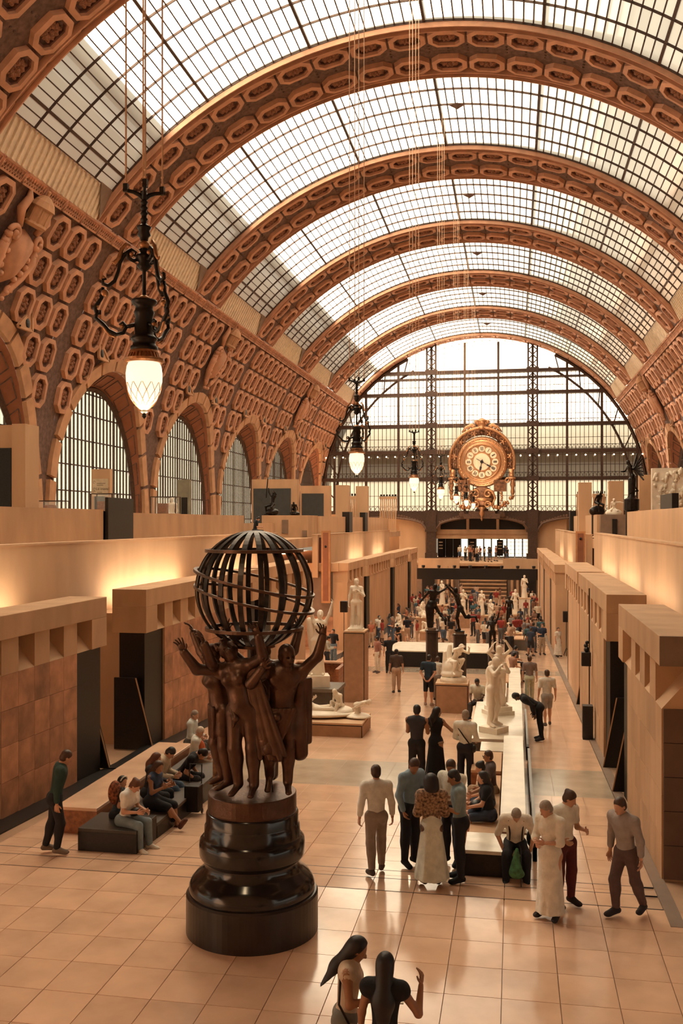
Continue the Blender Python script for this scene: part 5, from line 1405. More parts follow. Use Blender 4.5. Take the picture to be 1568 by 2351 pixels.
# ------------------------------------------------------------------ plinths, benches, tables
TANP = mat('tan_plinth', (.42, .235, .135), .8, var=.08, scale=4, bump=.15)
LIGHTT = mat('polished_light_top', (.78, .70, .57), .22, var=.08, scale=2, spec=.6)
DKT = mat('dark_table_side', (.09, .07, .055), .6)
def panel_plinth(x0, x1, y0, y1, h, label, light=False):
    """plinth of four bordered slabs with dark reveals at the corners"""
    cx, cy = (x0+x1)/2, (y0+y1)/2; z = fz(cy)-.02; w, d = (x1-x0)/2, (y1-y0)/2
    t = empty('plinth', (cx, cy, z)); tag(t, label, 'plinth')
    MB().box(-w+.03, w-.03, -d+.03, d-.03, 0, h-.03).build('core', BLACK, t)
    MB().box(-w+.03, w-.03, -d, -d+.04, .03, h-.09).build('front_slab', TANP, t); MB().box(-w+.03, w-.03, d-.04, d, .03, h-.09).build('rear_slab', TANP, t)
    MB().box(w-.04, w, -d+.03, d-.03, .03, h-.09).build('side_slab', TANP, t); MB().box(-w, -w+.04, -d+.03, d-.03, .03, h-.09).build('side_slab', TANP, t)
    MB().box(-w, w, -d, d, h-.06, h).build('top_slab', STONE2, t, bevel=.008)
    for sx in (-1, 1):
        for sy in (-1, 1): MB().box(sx*(w-.015)-.015, sx*(w-.015)+.015, sy*(d-.015)-.015, sy*(d-.015)+.015, 0, h-.06).build('corner_strip', IRON, t)
    return t, z+h
_, ZT1 = panel_plinth(-6.32, -5.52, 35.5, 36.5, 2.72, 'tall tan plinth under the standing marble figure')
_, ZT2 = panel_plinth(-2.72, -1.58, 33.7, 34.7, 1.08, 'square tan plinth under the crouching marble woman')
_, ZT3 = panel_plinth(-6.9, -4.45, 28.2, 29.9, .48, 'low tan plinth under the reclining marble group')
def column(x, y, h, r, label):
    z = fz(y)-.02; t = empty('stone_column', (x, y, z)); tag(t, label, 'plinth')
    MB().lathe([(r*1.05,0),(r*1.05,.08),(r,.1),(r,h-.1),(r*1.12,h-.08),(r*1.12,h)], 8).build('shaft', mat('dark_brown_column', (.035,.022,.017), .45, var=.3), t)
    MB().lathe([(r*.7,h),(r*.7,h+.1)], 12).build('cap', GREYSTONE, t); return z+h+.1
ZC1 = column(-3.45, 41.0, 2.45, .26, 'dark stone column under the bronze dancer with raised arm'); ZC2 = column(-2.15, 38.9, 2.45, .26, 'dark stone column under the running bronze boy')
def low_block(name, x0, x1, y0, y1, h, side, top, label, cat='plinth', tt=.06, over=.0):
    cx, cy = (x0+x1)/2, (y0+y1)/2; w, d = (x1-x0)/2, (y1-y0)/2; z = fz(y1)-.04; hz = fz(cy)+h-z
    t = empty(name, (cx, cy, z)); tag(t, label, cat)
    MB().box(-w, w, -d, d, 0, hz-tt).build('body', side, t); MB().box(-w-over, w+over, -d-over, d+over, hz-tt, hz).build('top', top, t, bevel=.006); return z+hz
low_block('stone_platform', -6.5, -1.3, 48.9, 52.5, .92, BLACK, LIGHTT, 'long black platform with pale top across the hall')
# bench on the left
zb = low_block('bench', -7.65, -6.55, 15.98, 16.95, .42, BLACK, mat('black_bench_top', (.03,.024,.02), .35), 'black block bench end, left of the globe statue', 'bench')
low_block('bench', -7.72, -6.55, 16.98, 22.6, .42, BLACK, DKT, 'long black bench where visitors sit, left of the globe statue', 'bench')
t = low_block('stone_platform', -8.6, -7.75, 16.98, 22.4, .62, WOOD, FLOORM, 'low tan topped platform behind the left bench', 'platform')
thing_box('dark_threshold', -10.0, -8.75, 22.5, 25.2, fz(24)-.1, fz(22.5)+.03, BLACK, 'dark stone threshold at the left gallery opening', 'threshold')
# bench, backrest and tables on the right of the axis
zb = low_block('bench', -.81, .25, 16.0, 16.95, .44, BLACK, LIGHTT, 'black bench end with pale top where the visitor with the cane sits', 'bench')
low_block('bench', -.80, -.28, 16.98, 21.4, .42, STONE2, STONE, 'tan stone bench where three visitors sit', 'bench')
low_block('stone_wall', -.25, .22, 16.98, 24.4, .72, WOOD, LIGHTT, 'long low wall with polished top behind the seated visitors', 'low wall')
low_block('wooden_unit', -.95, -.28, 21.6, 23.4, .62, WOOD, STONE2, 'orange brown wooden unit beside the long low wall', 'cabinet')
low_block('wooden_shelf', -.85, .22, 24.5, 25.5, .5, WOOD, LIGHTT, 'low wooden shelf in front of the statue table', 'shelf')
ZT4 = low_block('statue_table', -1.15, .22, 25.9, 31.2, .66, DKT, LIGHTT, 'long dark table with pale top carrying the marble nudes', 'table', .1, .03)
low_block('wooden_unit', -1.0, -.25, 31.6, 35.6, .8, WOOD, LIGHTT, 'orange brown wooden unit behind the marble nudes', 'cabinet')
low_block('stone_wall', -.2, .25, 31.6, 40.5, .75, DKT, LIGHTT, 'low wall with pale top running back from the statue table', 'low wall')
low_block('bench', -.4, .3, 41.5, 50, .45, DKT, STONE, 'stone bench with two seated visitors seen from behind', 'bench')
for (y0, y1, lab) in ((16.98, 19.6, 'front'), (19.7, 24.4, 'middle'), (25.9, 31.2, 'rear')):
    b = MB(); z = fz(y1); b.box(-.03, .03, -(y1-y0)/2, (y1-y0)/2, 0, .62); o = b.build('glass_rail', mat('grey_rail', (.16,.15,.13), .3), None, loc=(.36, (y0+y1)/2, z-.02)); tag(o, 'narrow grey rail along the right side of the benches, %s stretch' % lab, 'rail')
    MB().box(-.035, .035, -(y1-y0)/2, -(y1-y0)/2+.3, 0, .63).build('black_end', BLACK, o)
# counter and chairs, grey table on the left
t = empty('wooden_counter', (-8.4, 39.4, fz(39.4)-.03)); tag(t, 'orange brown wooden counter behind the tall plinth', 'counter')
MB().box(-1.0, 1.35, .9, 1.05, 0, .98).build('back_panel', WOOD, t); MB().box(1.2, 1.35, -.9, .9, 0, .98).build('end_panel', WOOD, t); MB().box(-1.0, -.85, -.9, .9, 0, .98).build('end_panel', WOOD, t)
MB().box(-1.05, 1.4, .7, 1.12, .98, 1.04).build('worktop', FLOORM, t); MB().box(-1.05, -.7, -.95, .7, .98, 1.04).build('worktop', FLOORM, t)
def chair(x, y, rz, lab):
    t = empty('chair', (x, y, fz(y)-.01), rz); tag(t, lab, 'chair')
    MB().box(-.22,.22,-.22,.22,.42,.46).build('seat', DKT, t)
    for sx in (-1, 1):
        for sy in (-1, 1): MB().box(sx*.2-.018, sx*.2+.018, sy*.2-.018, sy*.2+.018, 0, .42 if sy > 0 else .8).build('leg', BLACKM, t)
    for z in (.62, .77): MB().box(-.2,.2,-.215,-.185,z-.03,z+.03).build('back_rail', BLACKM, t)
    for sx in (-1, 1): MB().box(sx*.2-.02, sx*.2+.02, -.2,.2,.6,.63).build('armrest', BLACKM, t)
chair(-8.0, 39.0, .4, 'dark armchair at the wooden counter')
ZT5 = low_block('grey_table', -7.4, -5.9, 31.9, 33.3, .98, DKT, mat('slate_top', (.16,.13,.1), .5), 'dark grey table under the tall marble torso', 'table', .12, .04)
t = thing_box('red_marble_pedestal', -6.25, -5.85, 19.4, 19.8, fz(19.8)-.01, 1.22, mat('red_breccia', (.22,.07,.035), .35, var=.8, scale=9, col2=(.5,.27,.15,1)), 'red veined marble pedestal behind the globe statue', 'pedestal')
# ------------------------------------------------------------------ sculptures
def sculpt(name, J, loc, rz, m, label, drape=None, base=None, res=.02, hairs=True, extra=None, hands=True, fat=.006, scale=1., low=False):
    root = empty(name, loc, rz); tag(root, label, 'sculpture'); root.scale = (scale,)*3
    b = torso(J); buttocks(J, b); b.join(legs(J)); b.join(arms(J)); b.join(head(J)); b.join(feet(J)); s = J['h']
    if J['fem']:
        for sg in (-1, 1): b.ell(J['chest']+J['T'] @ (V(sg*.040,.050,.006)*s), V(.031,.028,.032)*s, .022*s)
    ns_ = [q_ for q_ in b.p if q_[0] == 's']; b = b.grow(fat); b.p += ns_
    if hairs:
        hq = hair_short(J, .02); b.p += hq.p
    P, Q = b.mesh(res); hb = MB()
    if hands:
        for sd in 'RL': hand(hb, J, sd, .5)
    ob('figure', np_mesh('figure', P, Q, hb if hands else None), m, root)
    if drape:
        if not low: drape.cut((0,0,-1), .02)
        P, Q = drape.mesh(res); ob('drapery', np_mesh('drapery', P, Q), m, root)
    if base:
        for bb in base: bb.build('base', m, root)
    if extra:
        for nm, q in extra:
            P, Q = q.mesh(res); ob(nm, np_mesh(nm, P, Q), m, root)
    return root
def round_base(r, h0, h1): return MB().lathe([(r,h0),(r,h1*.5+h0*.5),(r*.93,h1)], 20)
# tall standing marble figure on the tall plinth, arm across the chest
J = skeleton(1.85, head=(25,6,8), fem=True, side=-2, aR=((.25,.05,-1),(.05,.2,-1)), aL=((-.35,.35,-.8),(.75,.25,.6)), lL=((.0,.12,-1),(.02,-.14,-1)))
dp = SDF(); dp.cone(J['hipL']+V(-.05,-.1,0), V(-.12,-.14,.05), .09, .13, .05); dp.cone(J['hipR']+V(.02,-.12,.0), V(.1,-.12,.05), .07, .14, .05); dp.ell((0,-.05,.05), (.28,.24,.10), .05); dp.cone((-.2,.0,.1),(-.18,-.05,.38),.08,.04,.04)
sculpt('marble_standing_figure', J, (-5.92, 36.0, ZT1+.0), PI+.1, MARBLE, 'standing white marble figure on the tall tan plinth', dp, [MB().box(-.3,.3,-.26,.26,0,.06)], .022)
# crouching marble woman
J = skeleton(1.62, lean=28, side=-6, head=(10,30,10), fem=True, sit=.62, aR=((.5,.5,.3),(-.55,.4,.75)), aL=((-.3,.6,.1),(.5,.2,.9)), lR=((.25,.85,.1),(.05,-.35,-1)), lL=((-.1,.9,.25),(.1,-.45,-.9)))
dp = SDF(); dp.ell((0,-.12,.38), (.32,.3,.30), .08); dp.ell((0,-.1,.16), (.40,.36,.16), .06); dp.cone((0,-.3,.4),(-.1,-.32,1.1),.16,.08,.06); dp.cone((.22,-.2,.2),(.2,-.25,.9),.12,.06,.05)
for i in range(7): dp.cone((.3*math.cos(i*.9),-.1+.3*math.sin(i*.9),.06),(.22*math.cos(i*.9+.5),-.15+.22*math.sin(i*.9+.5),.6),.06,.04,.03)
sculpt('marble_crouching_woman', J, (-2.12, 34.25, ZT2+.1), PI+.75, MARBLE, 'crouching white marble woman on the square tan plinth', dp, [round_base(.47,-.1,.06)], .02)
# marble nude with arms to her face, nearest on the table
J = skeleton(1.86, head=(-10,35,12), fem=True, side=-3, aR=((.35,.55,-.25),(-.75,.2,.75)), aL=((-.4,.6,-.2),(.7,.1,.7)), lR=((.03,.02,-1),(0,-.05,-1)), lL=((-.02,.22,-1),(.05,-.22,-1)))
dp = SDF()
for i in range(6): dp.cone(J['shL']+V(-.04*i,-.10-.02*i,.1-.05*i), V(-.10-.055*i,-.16,.02), .05, .05, .03)
dp.cone(J['shL']+V(-.05,-.14,-.1), V(-.2,-.2,.05), .09, .12, .05)
sculpt('marble_nude', J, (-.56, 26.75, ZT4+.14), PI+1.0, MARBLE, 'white marble nude hiding her face, front of the statue table', dp, [MB().box(-.3,.27,-.3,.3,-.14,.02)], .019)
J = skeleton(1.75, head=(20,10,0), fem=True, side=4, aR=((.6,.3,.5),(-.6,.1,.8)), aL=((-.5,.3,.5),(.5,.1,.8)))
dp = SDF(); dp.cone((.0,-.12,.05),(.0,-.14,1.0),.24,.14,.06); dp.ell((.05,-.1,.2),(.3,.26,.2),.06); dp.ell((.28,-.05,1.0),(.16,.16,.26),.06); dp.ell((.3,.02,1.3),(.09,.09,.1),.04); dp.cone((.28,-.05,.1),(.28,-.05,1.),.14,.12,.05)
sculpt('marble_pair', J, (-.42, 29.3, ZT4+.22), PI+.5, MARBLE, 'white marble pair with raised arms, rear of the statue table', dp, [MB().box(-.34,.44,-.34,.3,-.22,-.1), MB().box(-.28,.38,-.28,.26,-.1,.03)], .022)
# reclining marble mother and child group
J = skeleton(1.5, lean=-62, side=0, head=(15,-25,0), fem=True, sit=.22, aR=((.5,.2,-.3),(.2,.6,-.2)), aL=((-.3,-.3,.5),(.1,.2,.9)), lR=((.15,.95,.05),(.0,.95,-.15)), lL=((-.1,.95,.12),(.05,.95,-.2)))
dp = SDF(); dp.ell((.0,.1,.05),(.5,1.05,.12),.05)
ga = sculpt('marble_reclining_group', J, (-6.0, 29.0, ZT3+.06), -PI/2+.15, MARBLE, 'white marble group of a reclining woman and two children on the low plinth', dp, None, .02)
J = skeleton(1.25, lean=22, head=(-10,30,0), sit=.2, aR=((.2,.4,-.9),(-.3,.6,-.5)), aL=((-.2,.4,-.9),(.3,.6,-.5)), lR=((.2,.9,.45),(0,.2,-1)), lL=((-.2,.9,.3),(0,.3,-1)))
gb = sculpt('marble_seated_child', J, (-5.3, 29.25, ZT3+.14), PI-.6, MARBLE, 'small seated white marble figure on the low tan plinth', SDF().ell((0,0,.02),(.4,.4,.16),.05), None, .02)
J = skeleton(1.15, lean=75, head=(0,-10,0), sit=.36, aR=((.1,.3,-1),(0,.2,-1)), aL=((-.1,.3,-1),(0,.2,-1)), lR=((.1,.3,-1),(0,-.9,-.3)), lL=((-.1,.1,-1),(0,-.9,-.3)))
gc = sculpt('marble_crawling_child', J, (-4.75, 29.1, ZT3+.05), -PI/2-.5, MARBLE, 'crawling white marble child at the right of the low plinth', SDF().ell((0,0,.0),(.38,.45,.09),.04), None, .02)
bpy.context.view_layer.update()
for g_, nm_ in ((gb, 'seated_child'), (gc, 'crawling_child')):
    for c_ in list(g_.children):
        mw = c_.matrix_world.copy(); c_.parent = ga; c_.matrix_parent_inverse = Matrix(); c_.matrix_local = ga.matrix_world.inverted() @ mw; c_.name = nm_ if c_.name.startswith('figure') else 'rock'
    bpy.data.objects.remove(g_)
# tall marble torso behind the globe statue
J = skeleton(2.15, lean=-4, side=-8, head=(0,-10,0), fem=True, aR=((.3,.2,.95),(.1,.1,1)), aL=((-.3,.2,.95),(-.1,.1,1)))
dp = SDF(); dp.cone((0,-.1,.1),(.0,-.1,1.0),.3,.2,.08); dp.cone((.1,-.1,1.0),(.25,-.1,1.9),.18,.12,.06)
sculpt('marble_draped_figure', J, (-6.72, 32.5, ZT5+.34), PI+.3, MARBLE, 'draped white marble figure with raised arms behind the globe statue', dp, [MB().box(-.42,.42,-.36,.36,-.34,.04)], .024)
# bronzes on the dark columns
J = skeleton(1.78, lean=-6, side=8, head=(30,-10,0), aR=((.85,.2,.55),(.75,.2,.75)), aL=((-.5,.2,-.8),(-.3,.3,-.7)), lR=((.55,-.35,-1),(.35,-.8,-.6),(.3,.2,-1)), lL=((-.02,.1,-1),(.0,-.2,-1)))
dp = SDF(); dp.ell(J['pel'], (.22,.18,.2), .05); dp.cone((-.08,0,.1),(-.1,0,.85),.14,.2,.05)
sculpt('bronze_dancer', J, (-3.45, 41.0, ZC1), .35, BRONZED, 'dark bronze dancer with one arm raised on a dark column', dp, None, .024)
J = skeleton(1.7, lean=14, head=(-20,-5,0), aR=((.5,.4,.6),(.0,.5,.8)), aL=((-.5,.4,.9),(-.3,.4,.9)), lR=((.15,-.5,-.9),(.1,-1,.05),(0,-.4,-1)), lL=((-.02,.25,-1),(.0,-.25,-1)))
sculpt('bronze_running_boy', J, (-2.15, 38.9, ZC2), PI/2-.2, BRONZED, 'dark bronze running boy with one leg stretched back on a column', SDF().ell((0,0,.0),(.2,.2,.05),.02), None, .022)
J = skeleton(1.5, fem=True, head=(0,-10,0), aL=((-.4,.1,.9),(-.2,.1,1)), aR=((.3,.3,-.9),(-.3,.5,.6)))
zc3 = column(-.95, 43.2, 1.3, .2, 'short dark column under the small bronze girl')
sculpt('bronze_girl', J, (-.95, 43.2, zc3), PI, BRONZED, 'small dark bronze girl with one arm raised', None, None, .024)
# far marble and bronze sculptures among the crowd
FAR = [(-7.9, 66.5, 1.5, 'seat', .7, 'hooded seated marble figure on a tan block, far left'), (-6.0, 67.5, 1.45, 'crouch', .6, 'crouching marble figure with bowed head, far crowd'), (-7.0, 74.5, 1.6, 'seat', 1.0, 'reclining marble figure above the far crowd, left'), (-5.9, 80, 1.9, 'stand', 1.5, 'standing marble figure on a high plinth, far left crowd'), (-4.0, 77, 1.9, 'stand', 1.0, 'marble figure behind the bronze dancer'), (-2.6, 79, 1.9, 'stand', .8, 'pale marble figure right of the running bronze boy'), (-1.7, 73, 2.1, 'stand', .35, 'tall pale marble figure in the middle of the crowd'), (.1, 78, 1.9, 'stand', 1.0, 'marble figure beside the dark standing bronze'), (.0, 64.5, 1.4, 'crouch', .8, 'crouching marble figure on the right of the crowd'), (.9, 86, 1.9, 'stand', 1.7, 'marble figure on a tall white plinth, far right crowd')]
protos = {}
for (x, y, h, kind, ph, lab) in FAR:
    z = fz(y)-.02
    pl = MB().box(-.5,.5,-.45,.45,0,ph).build('plinth', TANP if 'white' not in lab else MARBLE, None, loc=(x, y, z)); tag(pl, 'plinth of the '+lab, 'plinth'); MB().box(-.54,.54,-.49,.49,ph,ph+.06).build('top_slab', STONE2, pl)
    if kind not in protos:
        if kind == 'stand': J = skeleton(1.8, fem=True, head=(15,10,0), aL=((-.3,.3,-.8),(.6,.3,.5))); dp = SDF().cone((0,-.03,.05),(0,-.05,.85),.26,.15,.06)
        elif kind == 'seat': J = skeleton(1.7, lean=8, fem=True, head=(0,15,0), sit=.5, aR=((.2,.4,-.9),(-.3,.8,0)), aL=((-.2,.4,-.9),(.3,.8,0)), lR=((.15,.95,-.05),(0,.3,-1)), lL=((-.15,.95,-.05),(0,.3,-1))); dp = SDF().ell((0,-.05,.22),(.36,.36,.25),.06).cone((0,.0,.4),(0,.5,.12),.2,.2,.06).cone((0,-.1,1.1),(0,-.12,.4),.13,.24,.05)
        else: J = skeleton(1.7, lean=50, fem=True, head=(0,25,0), sit=.35, aR=((.2,.7,-.5),(-.3,.6,-.6)), aL=((-.2,.7,-.5),(.3,.6,-.6)), lR=((.15,.9,.4),(0,.3,-1)), lL=((-.2,.8,.55),(0,.35,-1))); dp = SDF().ell((0,.1,.02),(.4,.6,.16),.05)
        r = sculpt('marble_sculpture', J, (x, y, z+ph+.06), PI, MARBLE, 'white marble sculpture, '+lab.replace('marble ', ''), dp, None, .035, hands=False); protos[kind] = r
    else:
        r = copy_tree(protos[kind]); r.location = (x, y, z+ph+.06); r['label'] = 'white marble sculpture, '+lab.replace('marble ', '')
    r.rotation_euler.z = PI+random.uniform(-.9, .9); k_ = h/(1.8 if kind == 'stand' else 1.7); r.scale = (k_,)*3
pl = MB().box(-.45,.45,-.45,.45,0,.9).build('plinth', DKT, None, loc=(-.35, 72.5, fz(72.5)-.02)); tag(pl, 'dark plinth of the standing dark bronze in the crowd', 'plinth'); MB().box(-.48,.48,-.48,.48,.9,.95).build('top_slab', STONE2, pl)
J = skeleton(1.85, head=(0,5,0)); sculpt('bronze_standing_figure', J, (-.35, 72.5, fz(72.5)+.93), PI, BRONZED, 'standing dark bronze figure in the right half of the crowd', SDF().cone((0,0,.1),(0,-.02,1.0),.25,.2,.05), None, .035, hands=False)
thing_box('black_panel_stand', -.55, .0, 58.4, 58.8, fz(58.6)-.02, fz(58.6)+1.0, BLACK, 'black text panel on a stand in front of the right crowd', 'display stand')
low_block('stone_platform', -.3, 1.3, 60.5, 62.3, .75, DKT, STONE, 'dark platform where visitors sit, right half of the crowd', 'platform')
low_block('low_ramp', -5.2, -3.8, 54.0, 56.2, .35, BLACK, BLACK, 'low black ramp beyond the pale topped platform', 'ramp')
# terrace sculptures
J = skeleton(1.75, lean=-10, head=(0,-20,0), sit=.7, aR=((.3,.5,.8),(.1,.2,1)), aL=((-.5,.5,.2),(.2,.5,.6)), lR=((.3,.9,-.3),(0,-.2,-1)), lL=((-.3,.8,-.4),(0,-.6,-.8)))
t = sculpt('bronze_archer', J, (-15.0, 58.7, 6.24), PI-.5, BRONZED, 'bronze archer drawing upward before the large slate panel', SDF().ell((0,0,.2),(.45,.4,.25),.06), None, .03, hands=False)
MB().bar((.25,.3,1.1),(.15,.25,2.3),.05).build('raised_bow', BRONZED, t)
J = skeleton(1.2, lean=30, sit=.35, head=(0,20,0), lR=((.2,.9,.3),(0,.2,-1)), lL=((-.2,.9,.3),(0,.2,-1)))
sculpt('bronze_crouching_figure', J, (-13.6, 58.9, 6.24), PI, BRONZED, 'small crouching bronze right of the archer on the left terrace', SDF().ell((0,0,.1),(.35,.3,.15),.05), None, .03, hands=False)
J = skeleton(1.7, head=(0,0,0)); t = sculpt('marble_bust', J, (-16.3, 44.2, 5.2), PI, MARBLE, 'small white marble statue before the olive grey panel', SDF().cone((0,0,0),(0,0,.9),.22,.2,.04), [MB().box(-.25,.25,-.25,.25,-.35,.02)], .035, hands=False)
# winged bronze and its neighbours on the right terrace
J = skeleton(2.0, lean=14, head=(20,0,0), aL=((-.7,.4,.3),(-.5,.5,.6)), aR=((.3,.5,-.6),(-.2,.8,.1)), lR=((.1,-.3,-1),(0,-.6,-.8)))
w1 = SDF()
for i in range(7): w1.cone((.1,-.15,1.55),(.35+.06*i,-.5-.03*i,2.5-.22*i),.07,.05,.05)
w2 = SDF()
for i in range(7): w2.cone((-.1,-.15,1.55),(-.6-.05*i,-.35,2.35-.25*i),.07,.05,.05)
sculpt('winged_bronze', J, (7.05, 60.6, 7.5), PI/2+.3, BRONZED, 'dark winged bronze figure on the right terrace', SDF().cone((0,0,-.2),(0,-.05,.9),.2,.22,.06), [MB().lathe([(.35,-2.65),(.35,-1.0),(.45,-.95),(.45,-.3),(.25,-.2),(.2,0)], 12)], .035, hands=False, extra=[('wing', w1), ('wing', w2)])
J = skeleton(1.7, lean=25, sit=.9, head=(0,20,0), lR=((.3,.9,-.2),(0,-.2,-1)), lL=((-.3,.8,-.3),(0,-.3,-1)))
sculpt('bronze_group', J, (5.6, 67.3, 6.25), PI+.6, BRONZED, 'dark bronze seated group between the right terrace pillars', SDF().ell((0,0,.3),(.5,.45,.4),.08).ell((.4,.1,.3),(.3,.3,.3),.08).cone((0,0,-1.4),(0,0,.1),.4,.4,.05), None, .035, hands=False, low=True)
J = skeleton(1.5, lean=20, fem=True, sit=.5, head=(-20,10,0), aL=((-.8,.3,.2),(-.8,.3,-.1)), lR=((.3,.9,-.2),(0,-.2,-1)), lL=((-.3,.8,-.3),(0,-.3,-1)))
sculpt('marble_group', J, (6.5, 65.6, 6.2), PI, MARBLE, 'white marble seated figure reaching out on the right terrace', SDF().ell((0,0,.2),(.55,.4,.3),.08).cone((0,0,-1.35),(0,0,.1),.4,.4,.05), None, .035, hands=False, low=True)
# ------------------------------------------------------------------ visitors near the camera
def G(x, y): return (x, y, fz(y))
SITL = dict(lR=((.10,.98,-.08),(.02,.10,-1),(.15,1,-.05)), lL=((-.10,.98,-.08),(-.02,.10,-1),(-.15,1,-.05)))
READ = dict(aR=((.12,.30,-.9),(-.35,.85,.15)), aL=((-.12,.30,-.9),(.35,.85,.15)))
LAP = dict(aR=((.15,.25,-.9),(-.30,.85,-.15)), aL=((-.15,.25,-.9),(.30,.85,-.15)))
R_ = -PI/2; L_ = PI/2
def bag(root, c, s, m, nm='bag'): 
    q = SDF().ell(c, s, .02); P, Q = q.mesh(.02); return ob(nm, np_mesh(nm, P, Q), m, root)
def strap(root, pts, m, r=.012, nm='strap'): return MB().tube(pts, r, 6).build(nm, m, root, smooth=True)
# left bench
J = skeleton(1.64, lean=14, head=(5,28,0), fem=True, sit=.52, **SITL, aR=((.15,.30,-.9),(-.25,.9,.25)), aL=((-.15,.3,-.9),(.25,.9,.1)))
p = person(J, G(-6.92, 16.35), R_-.25, 'person in white tee and light jeans seated at the bench end', 0, (225,205,180), .6, (120,125,120), 1.95, (205,180,150), ('bun','auburn'))
bag(p, (-.02,-.24,.95), (.15,.10,.22), mat('patterned_backpack', srgb(70,80,90), .8, var=.9, scale=22, col2=srgb(170,95,60)), 'backpack'); bag(p, (0,.22,.66), (.12,.08,.08), BLACK)
strap(p, [(.1,-.12,.75),(.13,.02,1.12),(.1,.13,.95)], BLACK); strap(p, [(-.1,-.12,.75),(-.13,.02,1.12),(-.1,.13,.95)], BLACK)
J = skeleton(1.45, lean=8, head=(-30,10,0), fem=True, sit=.50, **SITL, **LAP)
p = person(J, G(-7.25, 16.75), R_+.2, 'person with a pale headband behind the one in white tee', 0, (60,70,75), .5, (40,38,40), 1.9, (60,50,45), ('long','black',.22,.045))
H = J['H']; hb_ = MB(); hb_.tube([tuple(J['head']+H @ V(.085*math.cos(a), .01, .085*math.sin(a)+.02)) for a in np.linspace(.1, PI-.1, 12)], .012, 6); hb_.build('headband', cloth(210,190,160), p)
J = skeleton(1.66, lean=8, head=(-15,20,0), fem=True, sit=.52, aR=((.15,.3,-.9),(-.2,.8,.55)), aL=((-.15,.35,-.9),(.25,.85,.5)), lR=((.05,.98,-.15),(.05,.75,-.65),(.05,.6,.8)), lL=((-.1,.95,-.2),(0,.2,-1)))
p = person(J, G(-6.95, 17.75), R_-.15, 'person in blue top and black skirt with one leg stretched out', 1, (45,58,75), 0, None, 0, (90,50,35), ('long','brown',.24,.05))
q = SDF(); q.ell(J['pel'], V(.11,.085,.08)*1.66, .04); 
for sd in 'RL': q.cone(J['hip'+sd], J['kn'+sd], .11, .09, .06)
q.cone(J['hipR'], J['knL']+V(0,0,-.25), .1, .08, .08); P, Q = q.mesh(.02); ob('skirt', np_mesh('skirt', P, Q), cloth(18,16,18), p)
J = skeleton(1.66, lean=10, head=(10,15,0), fem=True, sit=.52, **SITL, aR=((.15,.5,-.7),(.0,.95,.1)), aL=((-.15,.3,-.9),(.25,.9,.1)))
p = person(J, G(-7.3, 18.45), R_+.05, 'person in black spotted blouse reaching forward on the left bench', 0, (40,34,32), 1.8, (30,28,28), 1.5, (40,30,28), ('long','auburn',.18,.05))
J = skeleton(1.74, lean=16, head=(0,38,0), sit=.52, lR=((.12,.97,-.15),(.02,.55,-.85),(.1,1,.0)), lL=((-.12,.97,-.15),(-.02,.5,-.85),(-.1,1,.0)), **READ)
person(J, G(-7.4, 19.25), R_, 'person in cream jacket and blue jeans looking down at his phone', 0, (190,160,125), 1.9, (75,85,95), 1.95, (215,195,170), ('short','black'))
J = skeleton(1.76, lean=40, head=(0,35,0), sit=.52, **SITL, aR=((.1,.3,-.9),(-.25,.85,.0)), aL=((-.1,.3,-.9),(.25,.85,.0)))
person(J, G(-7.2, 20.05), R_, 'person in black tee bent forward over his phone on the left bench', 0, (16,15,17), .6, (45,42,42), 1.95, (20,18,18), ('short','black'))
J = skeleton(1.72, lean=12, head=(-40,20,0), sit=.52, **SITL, **LAP)
p = person(J, G(-7.45, 21.55), R_+.3, 'person in white knit sweater with an orange coat on the left bench', 0, (215,200,175), 1.9, (150,115,85), 1.95, (80,60,50), ('short','white'))
bag(p, (.05,.22,.75), (.16,.10,.24), cloth(190,85,40), 'orange_coat')
J = skeleton(1.72, lean=8, head=(-20,10,0), sit=.5, **SITL, **LAP)
person(J, G(-8.35, 24.0), R_, 'person in pale shirt seated at the far end of the left bench', 0, (200,190,170), 1.9, (90,80,70), 1.95, (60,50,45), ('short','grey'))
thing_box('black_stool', -8.55, -8.15, 23.8, 24.2, fz(24)-.02, fz(24)+.4, BLACK, 'small black stool under the last seated person on the left', 'stool')
# pushchair bag in front of the left bench
t = empty('shopping_trolley', G(-6.45, 18.75)); tag(t, 'black shopping trolley bag standing before the left bench', 'trolley')
MB().box(-.16,.16,-.14,.14,.08,.62).build('bag', BLACK, t, bevel=.03); MB().tube([(-.13,.12,.6),(-.13,.14,1.0),(.13,.14,1.0),(.13,.12,.6)], .013, 6).build('handle', BLACKM, t)
for sx in (-1, 1): MB().ball((sx*.15,.1,.06), .06, 10, 6, (.4,1,1)).build('wheel', BLACKM, t)
J = skeleton(1.75, lean=10, head=(10,20,0), lR=((.05,.2,-1),(0,-.15,-1)), lL=((-.05,-.1,-1),(0,-.3,-1)))
person(J, G(-7.95, 15.72), R_+.5, 'passer-by in dark green at the left end of the black bench', 0, (35,55,45), 1.8, (28,26,26), 1.95, (120,95,75), ('short','brown'))
